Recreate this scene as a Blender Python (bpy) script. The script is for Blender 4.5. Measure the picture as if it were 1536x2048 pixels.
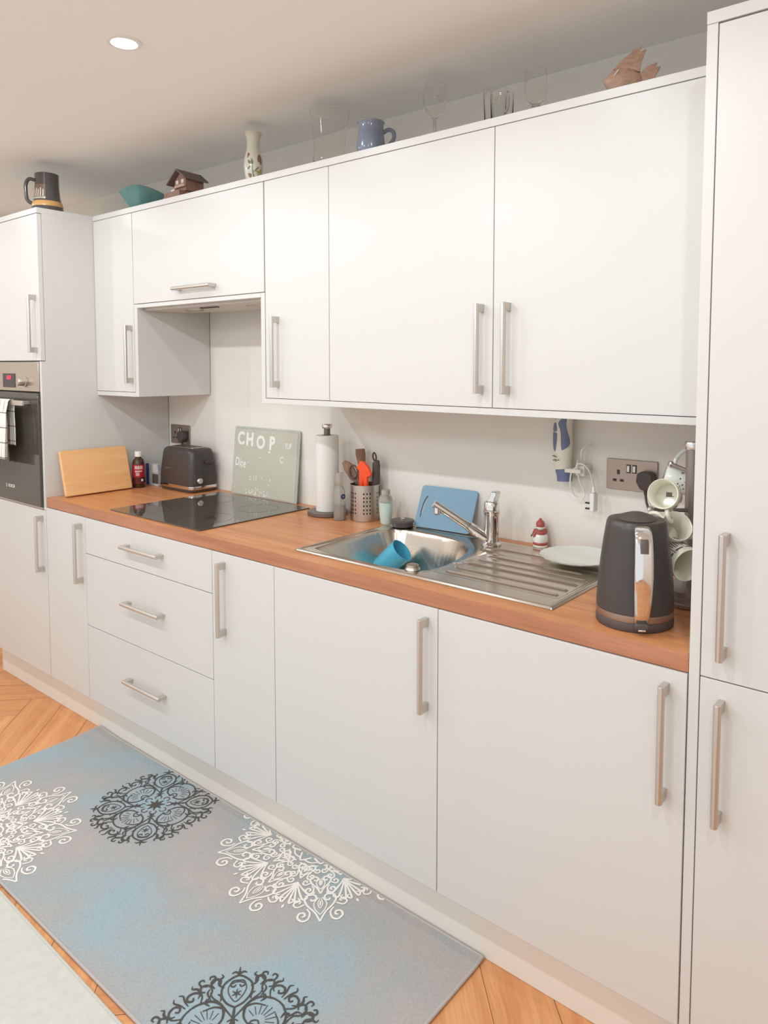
import bpy, bmesh, math, random
from mathutils import Matrix, Vector, noise
random.seed(7)
PI = math.pi
R = math.radians
for o in list(bpy.data.objects):
    bpy.data.objects.remove(o, do_unlink=True)
scene = bpy.context.scene
COL = scene.collection

# ------------------------------------------------------------------ camera
cam_d = bpy.data.cameras.new('camera')
cam = bpy.data.objects.new('camera', cam_d)
COL.objects.link(cam)
FPX, PX, PY = 1453.0, 835.9, 830.8
yaw, pitch, roll = .6674, -.067, .0028
fw = Vector((-math.sin(yaw), math.cos(yaw), 0)); rt = Vector((math.cos(yaw), math.sin(yaw), 0)); up = Vector((0, 0, 1))
f2 = fw*math.cos(pitch) + up*math.sin(pitch); u2 = up*math.cos(pitch) - fw*math.sin(pitch)
r3 = rt*math.cos(roll) + u2*math.sin(roll); u3 = u2*math.cos(roll) - rt*math.sin(roll)
m = Matrix.Identity(4)
for i in range(3):
    m[i][0] = r3[i]; m[i][1] = u3[i]; m[i][2] = -f2[i]
m[0][3], m[1][3], m[2][3] = 1.519, -1.3745, 1.4458
cam.matrix_world = m
cam_d.sensor_fit = 'VERTICAL'; cam_d.sensor_height = 36.0; cam_d.sensor_width = 27.0
cam_d.lens = 36.0*FPX/2048
cam_d.shift_x = (768-PX)/2048
cam_d.shift_y = (PY-1024)/2048
cam_d.clip_start = .02
scene.camera = cam

# ------------------------------------------------------------------ light and exposure
scene.view_settings.view_transform = 'Standard'
scene.view_settings.look = 'None'
scene.view_settings.gamma = 1
scene.view_settings.use_curve_mapping = False
scene.view_settings.exposure = 0.0
W = bpy.data.worlds.new('world'); scene.world = W; W.use_nodes = True
W.node_tree.nodes['Background'].inputs[0].default_value = (.93, .97, 1.0, 1)
W.node_tree.nodes['Background'].inputs[1].default_value = 1.05
SPOT_W = 6.6
SPOTS = [(-.32, -.30), (-1.29, -.27), (.65, -.32), (-1.29, -1.15), (-.32, -1.15), (.65, -1.15), (-.32, -2.2), (.65, -2.2), (1.62, -1.15), (-2.26, -1.15), (-2.26, -.29)]  # rear row and far-left pair unseen, added to lift bounce and the left end
ZC = 2.30

# ------------------------------------------------------------------ materials
def lin(c):
    c = c/255.0
    return c/12.92 if c <= .04045 else ((c+.055)/1.055)**2.4
def S(rgb): return (lin(rgb[0]), lin(rgb[1]), lin(rgb[2]), 1)
def newmat(name):
    m = bpy.data.materials.new(name); m.use_nodes = True
    nt = m.node_tree
    return m, nt, nt.nodes['Principled BSDF']
def mat(name, rgb, rough=.5, metal=0, spec=.5, coat=0, trans=0, ior=1.45, var=0, vscale=20, bump=0, bscale=200, stretch=None, emit=None, es=0, alpha=1):
    m, nt, b = newmat(name)
    b.inputs['Base Color'].default_value = S(rgb)
    b.inputs['Roughness'].default_value = rough
    b.inputs['Metallic'].default_value = metal
    b.inputs['Specular IOR Level'].default_value = spec
    b.inputs['Coat Weight'].default_value = coat
    b.inputs['Transmission Weight'].default_value = trans
    b.inputs['IOR'].default_value = ior
    b.inputs['Alpha'].default_value = alpha
    if emit:
        b.inputs['Emission Color'].default_value = S(emit); b.inputs['Emission Strength'].default_value = es
    if var or bump:
        tc = nt.nodes.new('ShaderNodeTexCoord'); mp = nt.nodes.new('ShaderNodeMapping')
        nt.links.new(tc.outputs['Object'], mp.inputs[0])
        if stretch: mp.inputs['Scale'].default_value = stretch
        if var:
            n = nt.nodes.new('ShaderNodeTexNoise'); n.inputs['Scale'].default_value = vscale; n.inputs['Detail'].default_value = 4
            nt.links.new(mp.outputs[0], n.inputs['Vector'])
            rp = nt.nodes.new('ShaderNodeValToRGB')
            rp.color_ramp.elements[0].position = .3; rp.color_ramp.elements[1].position = .7
            c = S(rgb); rp.color_ramp.elements[0].color = tuple(v*(1-var) for v in c[:3])+(1,)
            rp.color_ramp.elements[1].color = tuple(min(1, v*(1+var)) for v in c[:3])+(1,)
            nt.links.new(n.outputs['Fac'], rp.inputs[0]); nt.links.new(rp.outputs[0], b.inputs['Base Color'])
        if bump:
            n2 = nt.nodes.new('ShaderNodeTexNoise'); n2.inputs['Scale'].default_value = bscale
            nt.links.new(mp.outputs[0], n2.inputs['Vector'])
            bp = nt.nodes.new('ShaderNodeBump'); bp.inputs['Strength'].default_value = bump; bp.inputs['Distance'].default_value = .002
            nt.links.new(n2.outputs['Fac'], bp.inputs['Height']); nt.links.new(bp.outputs[0], b.inputs['Normal'])
    return m

def wood(name, c1, c2, axis='x', scale=1.0, rough=.35, coat=0, streak=.5, attr=None):
    m, nt, b = newmat(name)
    tc = nt.nodes.new('ShaderNodeTexCoord'); mp = nt.nodes.new('ShaderNodeMapping')
    if attr: nt.links.new(tc.outputs['UV'], mp.inputs[0])
    else: nt.links.new(tc.outputs['Object'], mp.inputs[0])
    sc = {'x': (1, 14, 14), 'y': (14, 1, 14), 'z': (14, 14, 1)}[axis]
    mp.inputs['Scale'].default_value = tuple(v*scale for v in sc)
    n = nt.nodes.new('ShaderNodeTexNoise'); n.inputs['Scale'].default_value = 3; n.inputs['Detail'].default_value = 6; n.inputs['Distortion'].default_value = .6
    nt.links.new(mp.outputs[0], n.inputs['Vector'])
    rp = nt.nodes.new('ShaderNodeValToRGB')
    rp.color_ramp.elements[0].position = .3; rp.color_ramp.elements[0].color = S(c1)
    rp.color_ramp.elements[1].position = .7; rp.color_ramp.elements[1].color = S(c2)
    nt.links.new(n.outputs['Fac'], rp.inputs[0])
    out = rp.outputs[0]
    n3 = nt.nodes.new('ShaderNodeTexNoise'); n3.inputs['Scale'].default_value = 22; n3.inputs['Detail'].default_value = 3
    nt.links.new(mp.outputs[0], n3.inputs['Vector'])
    hs = nt.nodes.new('ShaderNodeHueSaturation')
    mr = nt.nodes.new('ShaderNodeMapRange'); mr.inputs[1].default_value = .3; mr.inputs[2].default_value = .7; mr.inputs[3].default_value = 1-.12*streak; mr.inputs[4].default_value = 1+.12*streak
    nt.links.new(n3.outputs['Fac'], mr.inputs[0]); nt.links.new(out, hs.inputs['Color'])
    if attr:
        at = nt.nodes.new('ShaderNodeAttribute'); at.attribute_name = attr
        ml = nt.nodes.new('ShaderNodeMath'); ml.operation = 'MULTIPLY'
        nt.links.new(mr.outputs[0], ml.inputs[0]); nt.links.new(at.outputs['Fac'], ml.inputs[1])
        nt.links.new(ml.outputs[0], hs.inputs['Value'])
    else:
        nt.links.new(mr.outputs[0], hs.inputs['Value'])
    nt.links.new(hs.outputs[0], b.inputs['Base Color'])
    b.inputs['Roughness'].default_value = rough; b.inputs['Coat Weight'].default_value = coat
    return m

M = {}
M['door'] = mat('white_satin', (212, 210, 206), .38, spec=.4)
M['carcass'] = mat('white_melamine', (226, 222, 214), .5)
M['plinth'] = mat('plinth_white', (232, 226, 216), .5)
M['wall'] = mat('wall_paint', (234, 229, 220), .8, bump=.05, bscale=300)
M['ceil'] = mat('ceiling_paint', (247, 244, 240), .9)
M['steel'] = mat('brushed_steel', (196, 186, 176), .32, metal=1, var=.06, vscale=8, stretch=(1, 60, 60))
M['handle'] = mat('satin_nickel', (206, 199, 191), .38, metal=.85)
M['chrome'] = mat('chrome', (225, 222, 220), .06, metal=1)
M['sink'] = mat('sink_steel', (210, 200, 188), .22, metal=1, bump=.04, bscale=60, stretch=(1, 12, 12))
M['hob'] = mat('black_glass', (80, 74, 66), .04, spec=.6, coat=.5)
M['ovenglass'] = mat('oven_glass', (78, 72, 66), .06, spec=.6)
M['blackpl'] = mat('black_plastic', (70, 62, 58), .3, spec=.5)
M['blackmat'] = mat('black_matte', (84, 74, 70), .55)
M['kettle'] = mat('kettle_black', (70, 64, 61), .33, spec=.5)
M['worktop'] = wood('worktop_wood', (192, 122, 76), (220, 153, 100), 'x', .7, .38, .1, .8)
M['board'] = wood('board_wood', (228, 172, 112), (242, 194, 138), 'y', .6, .5, 0, .35)
M['spoonwood'] = wood('spoon_wood', (122, 88, 64), (150, 112, 84), 'z', 3, .6)
M['floor'] = wood('floor_oak', (210, 140, 90), (232, 170, 116), 'x', .55, .42, 0, .7, attr='tone')
M['white'] = mat('white_plastic', (235, 232, 224), .35)
M['paper'] = mat('paper', (232, 230, 224), .9, bump=.2, bscale=150)
M['cream'] = mat('cream_ceramic', (238, 233, 215), .15, coat=.5)
M['porcelain'] = mat('porcelain', (236, 238, 228), .12, coat=.5)
M['brownprint'] = mat('brown_print', (120, 98, 84), .4)
M['blackprint'] = mat('dark_print', (92, 84, 80), .4)
M['greypole'] = mat('grey_metal', (150, 138, 132), .45, metal=.6)
M['glass'] = mat('clear_glass', (252, 252, 250), .0, trans=1, ior=1.22)
M['teal'] = mat('teal_glaze', (88, 130, 126), .25, coat=.4, var=.12, vscale=30)
M['stein'] = mat('dark_glaze', (84, 80, 78), .15, coat=.6)
M['tan'] = mat('tan_band', (214, 164, 104), .3)
M['bluemug'] = mat('blue_glaze', (124, 131, 148), .18, coat=.5, var=.12, vscale=25)
M['lilac'] = mat('rim_glaze', (150, 150, 140), .2, coat=.4)
M['brownwood'] = wood('house_wood', (120, 88, 74), (148, 112, 96), 'x', 4, .6)
M['roofwood'] = wood('roof_wood', (94, 78, 70), (120, 102, 94), 'y', 4, .7)
M['fishwood'] = wood('fish_wood', (164, 128, 108), (190, 154, 132), 'x', 3, .5)
M['vaseneck'] = mat('vase_glaze', (216, 210, 194), .2, coat=.5)
M['leafgreen'] = mat('leaf_print', (118, 132, 98), .3)
M['brownleaf'] = mat('brown_leaf_print', (140, 114, 92), .3)
M['gold'] = mat('butterfly_print', (176, 156, 96), .3)
M['skyblue'] = mat('sky_blue_plastic', (86, 178, 208), .3)
M['boardblue'] = mat('blue_board', (124, 160, 184), .4)
M['orange'] = mat('orange_plastic', (250, 84, 40), .35)
M['red'] = mat('red_paint', (178, 88, 82), .4)
M['beige'] = mat('beige_plastic', (232, 226, 210), .4)
M['gripblue'] = mat('blue_grip', (112, 121, 152), .45)
M['amber'] = mat('amber_bottle', (66, 42, 28), .08, coat=.5)
M['labelred'] = mat('red_label', (168, 36, 44), .4)
M['labeldark'] = mat('dark_label', (84, 30, 30), .4)
M['packblue'] = mat('blue_packet', (52, 74, 136), .35)
M['packwhite'] = mat('white_packet', (188, 188, 190), .35, var=.2, vscale=60)
M['soap'] = mat('aqua_liquid', (196, 216, 206), .12, coat=.4, trans=.0)
M['clearpl'] = mat('clear_bottle', (226, 224, 216), .08, trans=.75, ior=1.3)
M['ovalblue'] = mat('navy_label', (52, 62, 128), .4)
M['glassboard'] = mat('frosted_green_glass', (204, 203, 187), .3, trans=.1, ior=1.3, bump=.3, bscale=120)
M['glassedge'] = mat('glass_rim', (226, 230, 220), .1, trans=.5)
M['etch'] = mat('etched_white', (238, 238, 230), .6)
M['socket'] = mat('bronze_steel', (166, 148, 136), .35, metal=.8)
M['darkhole'] = mat('dark_recess', (66, 56, 50), .6)
M['rug'] = None
M['rugedge'] = mat('rug_binding', (186, 178, 174), .9)
M['rugdark'] = mat('rug_black_pile', (82, 80, 76), .95, bump=.4, bscale=900)
M['rugwhite'] = mat('rug_white_pile', (240, 234, 226), .95, bump=.4, bscale=900)
M['mat'] = mat('grey_mat', (206, 204, 196), .95, var=.04, vscale=40, bump=.4, bscale=700)
M['matedge'] = mat('grey_mat_edge', (196, 194, 186), .9)
M['lamp'] = mat('lamp_lens', (255, 255, 255), .5, emit=(240, 248, 255), es=30)
M['redled'] = mat('red_display', (255, 60, 90), .5, emit=(255, 50, 80), es=1.5)
M['black'] = mat('black_rubber', (66, 60, 58), .4)
M['greydark'] = mat('stopper_grey', (92, 84, 80), .35)
M['holder'] = mat('holder_grey', (120, 108, 102), .4, metal=.5)

def rug_mat():
    m, nt, b = newmat('rug_pile')
    tc = nt.nodes.new('ShaderNodeTexCoord')
    n = nt.nodes.new('ShaderNodeTexNoise'); n.inputs['Scale'].default_value = 2.6; n.inputs['Detail'].default_value = 3
    nt.links.new(tc.outputs['Object'], n.inputs['Vector'])
    rp = nt.nodes.new('ShaderNodeValToRGB'); e = rp.color_ramp.elements
    e[0].position = .38; e[0].color = S((178, 171, 168)); e[1].position = .66; e[1].color = S((156, 176, 184))
    x = e.new(.50); x.color = S((168, 170, 170))
    nt.links.new(n.outputs['Fac'], rp.inputs[0])
    n2 = nt.nodes.new('ShaderNodeTexNoise'); n2.inputs['Scale'].default_value = 160; n2.inputs['Detail'].default_value = 2
    nt.links.new(tc.outputs['Object'], n2.inputs['Vector'])
    mr = nt.nodes.new('ShaderNodeMapRange'); mr.inputs[1].default_value = .3; mr.inputs[2].default_value = .7; mr.inputs[3].default_value = .93; mr.inputs[4].default_value = 1.07
    nt.links.new(n2.outputs['Fac'], mr.inputs[0])
    hs = nt.nodes.new('ShaderNodeHueSaturation'); nt.links.new(rp.outputs[0], hs.inputs['Color']); nt.links.new(mr.outputs[0], hs.inputs['Value'])
    nt.links.new(hs.outputs[0], b.inputs['Base Color']); b.inputs['Roughness'].default_value = .95
    bp = nt.nodes.new('ShaderNodeBump'); bp.inputs['Strength'].default_value = .5; bp.inputs['Distance'].default_value = .002
    n3 = nt.nodes.new('ShaderNodeTexNoise'); n3.inputs['Scale'].default_value = 600
    nt.links.new(tc.outputs['Object'], n3.inputs['Vector']); nt.links.new(n3.outputs['Fac'], bp.inputs['Height']); nt.links.new(bp.outputs[0], b.inputs['Normal'])
    return m
M['rug'] = rug_mat()
def towel_mat():
    m, nt, b = newmat('check_cotton')
    tc = nt.nodes.new('ShaderNodeTexCoord'); sp = nt.nodes.new('ShaderNodeSeparateXYZ'); nt.links.new(tc.outputs['UV'], sp.inputs[0])
    def line(sock, freq, w, off=0.):
        a = nt.nodes.new('ShaderNodeMath'); a.operation = 'MULTIPLY_ADD'; a.inputs[1].default_value = freq; a.inputs[2].default_value = off
        nt.links.new(sock, a.inputs[0])
        f = nt.nodes.new('ShaderNodeMath'); f.operation = 'FRACT'; nt.links.new(a.outputs[0], f.inputs[0])
        l = nt.nodes.new('ShaderNodeMath'); l.operation = 'LESS_THAN'; l.inputs[1].default_value = w; nt.links.new(f.outputs[0], l.inputs[0])
        return l.outputs[0]
    ls = [line(sp.outputs['Y'], 1/.062, .07), line(sp.outputs['X'], 1/.05, .07), line(sp.outputs['X'], 1/.05, .07, .2)]
    mx = nt.nodes.new('ShaderNodeMath'); mx.operation = 'MAXIMUM'; nt.links.new(ls[0], mx.inputs[0]); nt.links.new(ls[1], mx.inputs[1])
    my = nt.nodes.new('ShaderNodeMath'); my.operation = 'MAXIMUM'; nt.links.new(mx.outputs[0], my.inputs[0]); nt.links.new(ls[2], my.inputs[1])
    mix = nt.nodes.new('ShaderNodeMix'); mix.data_type = 'RGBA'
    mix.inputs['A'].default_value = S((236, 230, 222)); mix.inputs['B'].default_value = S((142, 126, 116))
    nt.links.new(my.outputs[0], mix.inputs['Factor']); nt.links.new(mix.outputs['Result'], b.inputs['Base Color'])
    b.inputs['Roughness'].default_value = .95
    return m
M['towel'] = towel_mat()

# ------------------------------------------------------------------ mesh helpers
WL = {}
def rnd(v): return Vector(v)
class MB:
    def __init__(s): s.v = []; s.f = []; s.m = []; s.M = None; s.uv = None
    def add(s, vs, fs, mi=0):
        b = len(s.v)
        for p in vs:
            p = Vector(p)
            if s.M is not None: p = s.M @ p
            s.v.append(p)
        for f in fs: s.f.append([i+b for i in f]); s.m.append(mi)
        return s
    def box(s, x0, x1, y0, y1, z0, z1, mi=0):
        return s.add([(x0,y0,z0),(x1,y0,z0),(x1,y1,z0),(x0,y1,z0),(x0,y0,z1),(x1,y0,z1),(x1,y1,z1),(x0,y1,z1)],
                     [(0,3,2,1),(4,5,6,7),(0,1,5,4),(1,2,6,5),(2,3,7,6),(3,0,4,7)], mi)
    def lathe(s, prof, c=(0,0,0), n=36, mi=0, a0=0, a1=2*PI, sx=1, sy=1):
        full = abs(a1-a0-2*PI) < 1e-6
        vs = []; rings = []
        k = n if full else n+1
        for (r, z) in prof:
            if r < 1e-6:
                rings.append([len(vs)]); vs.append((c[0], c[1], c[2]+z))
            else:
                ids = []
                for i in range(k):
                    a = a0+(a1-a0)*i/n
                    ids.append(len(vs)); vs.append((c[0]+r*sx*math.cos(a), c[1]+r*sy*math.sin(a), c[2]+z))
                rings.append(ids)
        fs = []
        for q in range(len(rings)-1):
            A, B = rings[q], rings[q+1]
            for i in range(n):
                j = (i+1) % k
                if not full and i+1 >= k: continue
                if len(A) == 1 and len(B) == 1: continue
                if len(A) == 1: fs.append((A[0], B[j], B[i]))
                elif len(B) == 1: fs.append((A[i], A[j], B[0]))
                else: fs.append((A[i], A[j], B[j], B[i]))
        return s.add(vs, fs, mi)
    def tube(s, path, r, n=10, mi=0, caps=True, flat=None):
        P = [Vector(p) for p in path]; k = len(P)
        rs = r if isinstance(r, (list, tuple)) else [r]*k
        vs = []; prev = None
        for i in range(k):
            t = (P[min(i+1,k-1)]-P[max(i-1,0)]).normalized()
            if prev is None:
                a = Vector((0,0,1)) if abs(t.z) < .9 else Vector((1,0,0))
                nx = t.cross(a).normalized()
            else:
                nx = (prev - t*prev.dot(t)).normalized()
            prev = nx; ny = t.cross(nx)
            for j in range(n):
                a = 2*PI*j/n
                vs.append(P[i]+nx*math.cos(a)*rs[i]+ny*math.sin(a)*rs[i]*(flat or 1))
        fs = []
        for i in range(k-1):
            for j in range(n):
                fs.append((i*n+j, i*n+(j+1)%n, (i+1)*n+(j+1)%n, (i+1)*n+j))
        if caps:
            fs.append(tuple(range(n))[::-1]); fs.append(tuple((k-1)*n+j for j in range(n)))
        return s.add(vs, fs, mi)
    def prism(s, poly, d0, d1, plane='xy', mi=0):
        def mp(a, b, d):
            return {'xy': (a,b,d), 'xz': (a,d,b), 'yz': (d,a,b)}[plane]
        n = len(poly)
        vs = [mp(a,b,d0) for a,b in poly]+[mp(a,b,d1) for a,b in poly]
        fs = [tuple(range(n))[::-1], tuple(range(n, 2*n))]+[(i,(i+1)%n,(i+1)%n+n,i+n) for i in range(n)]
        return s.add(vs, fs, mi)
    def mesh(s, M2, mesh_obj_data, mi=0):
        return s.add([M2 @ v.co for v in mesh_obj_data.vertices], [tuple(p.vertices) for p in mesh_obj_data.polygons], mi)
    def build(s, name, mats, parent=None, loc=(0,0,0), bevel=0, seg=2, ang=40, smooth=True):
        if not isinstance(mats, (list, tuple)): mats = [mats]
        L = WL[parent.name] if parent else Vector(loc)
        me = bpy.data.meshes.new(name)
        me.from_pydata([v-L for v in s.v], [], s.f)
        for mm in mats: me.materials.append(M[mm] if isinstance(mm, str) else mm)
        for p, k in zip(me.polygons, s.m): p.material_index = k
        bm = bmesh.new(); bm.from_mesh(me); bmesh.ops.recalc_face_normals(bm, faces=bm.faces); bm.to_mesh(me); bm.free()
        if smooth:
            for p in me.polygons: p.use_smooth = True
            me.set_sharp_from_angle(angle=R(ang))
        o = bpy.data.objects.new(name, me); COL.objects.link(o)
        if parent: o.parent = parent
        else: o.location = L
        WL[o.name] = L.copy()
        if bevel:
            md = o.modifiers.new('bevel', 'BEVEL'); md.width = bevel; md.segments = seg; md.limit_method = 'ANGLE'; md.angle_limit = R(35)
        return o
def tag(o, label, cat, group=None):
    o['label'] = label; o['category'] = cat
    if group: o['group'] = group
    return o
def thing(name, loc, label, cat, group=None):
    o = bpy.data.objects.new(name, None); COL.objects.link(o); o.location = loc; o.empty_display_size = .05
    WL[o.name] = Vector(loc)
    return tag(o, label, cat, group)
def struct(o): o['kind'] = 'structure'; return o
def smooth_path(pts, k=6, closed=False):
    P = [Vector(p) for p in pts]; n = len(P); out = []
    rng = range(n) if closed else range(n-1)
    for i in rng:
        p0 = P[(i-1)%n] if (closed or i > 0) else P[0]*2-P[1]
        p1 = P[i]; p2 = P[(i+1)%n]
        p3 = P[(i+2)%n] if (closed or i+2 < n) else p2*2-p1
        for j in range(k):
            t = j/k
            out.append(.5*((2*p1)+(-p0+p2)*t+(2*p0-5*p1+4*p2-p3)*t*t+(-p0+3*p1-3*p2+p3)*t**3))
    if not closed: out.append(P[-1])
    return out
def rrect(x0, x1, y0, y1, r, n=5):
    out = []
    for cx, cy, a in ((x1-r,y1-r,0),(x0+r,y1-r,90),(x0+r,y0+r,180),(x1-r,y0+r,270)):
        for i in range(n+1):
            t = R(a+90*i/n); out.append((cx+r*math.cos(t), cy+r*math.sin(t)))
    return out
def text_mesh(txt, size, ext=.0005, bold=0.):
    cu = bpy.data.curves.new('t', 'FONT'); cu.body = txt; cu.size = size; cu.extrude = ext; cu.offset = bold; cu.align_x = 'CENTER'; cu.align_y = 'CENTER'; cu.resolution_u = 3
    ob = bpy.data.objects.new('t', cu); COL.objects.link(ob)
    dg = bpy.context.evaluated_depsgraph_get(); dg.update()
    me = bpy.data.meshes.new_from_object(ob.evaluated_get(dg))
    bpy.data.objects.remove(ob)
    return me
def frame(origin, X, Y):
    X = Vector(X).normalized(); Y = Vector(Y); Y = (Y-X*Y.dot(X)).normalized(); Z = X.cross(Y)
    mm = Matrix.Identity(4)
    for i in range(3): mm[i][0] = X[i]; mm[i][1] = Y[i]; mm[i][2] = Z[i]; mm[i][3] = origin[i]
    return mm

# ------------------------------------------------------------------ room
YW = .58
XT, XA, XB, XC, XD, XE = -1.512, -1.193, -.3935, -.097, .4985, 1.0905
YF = .233            # front plane of the wall units
ZT, ZU, ZB, ZR = 2.079, 2.057, 1.338, 1.320
ZW, ZWB = .904, .866
b = MB(); b.box(-3.1, 3.1, YW, YW+.1, -.05, 2.5); struct(b.build('wall_back', 'wall', loc=(0, YW, 0)))
b = MB(); b.box(-3.1, -3.0, -2.7, YW, -.05, 2.5); struct(b.build('wall_left', 'wall', loc=(-3, 0, 0)))
b = MB(); b.box(3.0, 3.1, -2.7, YW, -.05, 2.5); struct(b.build('wall_right', 'wall', loc=(3, 0, 0)))
b = MB(); b.box(-3.1, 3.1, -2.7, YW+.1, ZC, ZC+.1); struct(b.build('ceiling', 'ceil', loc=(0, 0, ZC)))
# floor: oak boards laid in herringbone
def build_floor():
    me = bpy.data.meshes.new('floor'); vs = []; fs = []; uvs = []; tones = []
    L, Wd, g = .75, .15, .0007
    c45 = math.cos(R(45)); s45 = math.sin(R(45))
    rr = random.Random(3)
    def quad(x, y, w, h, horiz):
        pts = [(x+g,y+g),(x+w-g,y+g),(x+w-g,y+h-g),(x+g,y+h-g)]
        cx = (x+w/2)*c45-(y+h/2)*s45; cy = (x+w/2)*s45+(y+h/2)*c45
        if not (-3.2 < cx-0 < 3.2 and -2.6 < cy < .8): return
        b0 = len(vs); ou, ov = rr.random()*20, rr.random()*20
        for (a, b_) in pts:
            vs.append((a*c45-b_*s45, a*s45+b_*c45, 0))
            uvs.append((a+ou, b_+ov) if horiz else (b_+ou, a+ov))
        fs.append((b0, b0+1, b0+2, b0+3)); tones.append(.95+.10*rr.random())
    N = 5
    for i in range(-60, 60):
        for j in range(-14, 14):
            x = i*Wd + j*L*2*0; 
            ox = i*Wd+j*(L+L); oy = i*Wd
            quad(ox-Wd*0, oy, L, Wd, True)
            quad(ox-Wd, oy+0, Wd, L, False) if False else quad(ox+L, oy-L+Wd, Wd, L, False)
    b0 = len(vs)
    vs += [(-3.1,-2.7,-.002),(3.1,-2.7,-.002),(3.1,YW,-.002),(-3.1,YW,-.002),(-3.1,-2.7,-.06),(3.1,-2.7,-.06),(3.1,YW,-.06),(-3.1,YW,-.06)]
    uvs += [(0,0)]*8
    for f in [(0,1,2,3),(7,6,5,4),(0,4,5,1),(1,5,6,2),(2,6,7,3),(3,7,4,0)]:
        fs.append(tuple(b0+i for i in f)); tones.append(.45)
    me.from_pydata(vs, [], fs)
    uvl = me.uv_layers.new(name='UVMap')
    for lp in me.loops: uvl.data[lp.index].uv = uvs[lp.vertex_index]
    at = me.attributes.new('tone', 'FLOAT', 'FACE')
    for i, t in enumerate(tones): at.data[i].value = t
    me.materials.append(M['floor'])
    o = bpy.data.objects.new('floor', me); COL.objects.link(o); struct(o)
build_floor()

# downlights
for i, (x, y) in enumerate(SPOTS):
    t = thing('ceiling_downlight', (x, y, ZC), 'x', 'ceiling light', 'recessed ceiling downlights')
    t['label'] = ['glowing white downlight in the ceiling above the hob', 'glowing white downlight in the ceiling near the oven tower, at the left edge'][i] if i < 2 else 'unseen white ceiling downlight outside the frame'
    b = MB(); b.lathe([(.030,-.0005),(.034,-.005),(.044,-.004),(.046,0)], (x,y,ZC)); b.build('bezel', 'white', t)
    b = MB(); b.lathe([(0,-.004),(.018,-.0035),(.031,-.001)], (x,y,ZC), 24); b.build('lens', 'lamp', t)
    ld = bpy.data.lights.new('downlight', 'SPOT'); ld.energy = SPOT_W*(1.0 if y > -1 else 3.7 if y > -2 else 6.8); ld.shadow_soft_size = .03 if y > -2 else .3; ld.spot_size = R(180); ld.spot_blend = .3; ld.color = (.90, .965, 1.0)  # added rear row is boosted and softened as ceiling bounce fill
    lo = bpy.data.objects.new('downlight_lamp', ld); COL.objects.link(lo); lo.parent = t; lo.location = (0, 0, -.012)

# ------------------------------------------------------------------ cabinets
def handle(parent, x, z, yf, vertical=True, L=.233):
    """square-ended bar handle; x,z centre; yf = front face of the door"""
    b = MB(); w = .0065; h = L/2
    if vertical:
        b.prism([(x-w,yf-.024),(x-w,yf-.031),(x-w+.004,yf-.035),(x+w-.004,yf-.035),(x+w,yf-.031),(x+w,yf-.024)], z-h, z+h)
        for s in (-1, 1):
            a, c = (z+s*h, z+s*(h-.021)); b.box(x-w+.0005, x+w-.0005, yf-.025, yf-.0002, min(a,c), max(a,c))
    else:
        b.prism([(yf-.024,z-w),(yf-.031,z-w),(yf-.035,z-w+.004),(yf-.035,z+w-.004),(yf-.031,z+w),(yf-.024,z+w)], x-h, x+h, 'yz')
        for s in (-1, 1):
            a, c = (x+s*h, x+s*(h-.021)); b.box(min(a,c), max(a,c), yf-.025, yf-.0002, z-w+.0005, z+w-.0005)
    return b.build('handle', 'handle', parent, bevel=.0008)
G = .0011
def door(parent, x0, x1, z0, z1, yf, name='door', t=.018):
    b = MB(); b.box(x0+G, x1-G, yf, yf+t, z0+G, z1-G)
    return b.build(name, 'door', parent, bevel=.0012)
def carcass(parent, x0, x1, yf, z0, z1, yb=YW-.004, t=.016, top=True):
    b = MB(); y0 = yf+.0195
    b.box(x0, x0+t, y0, yb, z0, z1); b.box(x1-t, x1, y0, yb, z0, z1)
    b.box(x0+t, x1-t, y0, yb, z0, z0+t)
    if top: b.box(x0+t, x1-t, y0, yb, z1-t, z1)
    else: b.box(x0+t, x1-t, y0, y0+.08, z1-t, z1)
    b.box(x0+t, x1-t, yb-.006, yb, z0+t, z1-t)
    return b.build('carcass', 'carcass', parent)

# base units
Z0, Z1 = .150, .8645
def base_unit(name, x0, x1, label, hx=None, top=False):
    t = thing(name, ((x0+x1)/2, .3, Z0), label, 'cabinet')
    carcass(t, x0+.001, x1-.001, 0, Z0, ZWB-.002, top=top)
    d = door(t, x0, x1, Z0, Z1, 0)
    if hx is not None: handle(d, hx, .7215, 0)
    return t
base_unit('base_cabinet', XT+.002, XA, 'narrow white base cabinet beside the oven tower, left of the drawers', -1.2215)
t = thing('drawer_cabinet', ((XA+XB)/2, .3, Z0), 'white base unit of three drawers with bar handles under the hob', 'cabinet')
carcass(t, XA+.001, XB-.001, 0, Z0, ZWB-.002, top=False)
for z0, z1, hz in ((.7245, Z1, .801), (.4430, .7245, .594), (Z0, .4430, .308)):
    d = door(t, XA, XB, z0, z1, 0, 'drawer'); handle(d, -.7785, hz, 0, False)
base_unit('base_cabinet', XB, XC, 'narrow white base cabinet right of the drawers, handle at its left edge', -.3275-.002)
base_unit('base_cabinet', XC, XD, 'wide white base cabinet below the sink bowl, handle at its right edge', .4655)
base_unit('base_cabinet', XD, XE, 'wide white base cabinet below the kettle, beside the right tall cupboard', 1.0505)
# plinth
b = MB(); b.box(-2.12, 1.09, .054, .072, .001, .147)
tag(b.build('plinth_panel', 'plinth', loc=(-.5,.06,0)), 'long white plinth board along the floor under the base cabinets', 'plinth')
b = MB(); b.box(1.1125, 1.702, .054, .072, .001, .147)
tag(b.build('plinth_panel', 'plinth', loc=(1.4,.06,0)), 'short white plinth board under the right tall cupboard', 'plinth')

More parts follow.
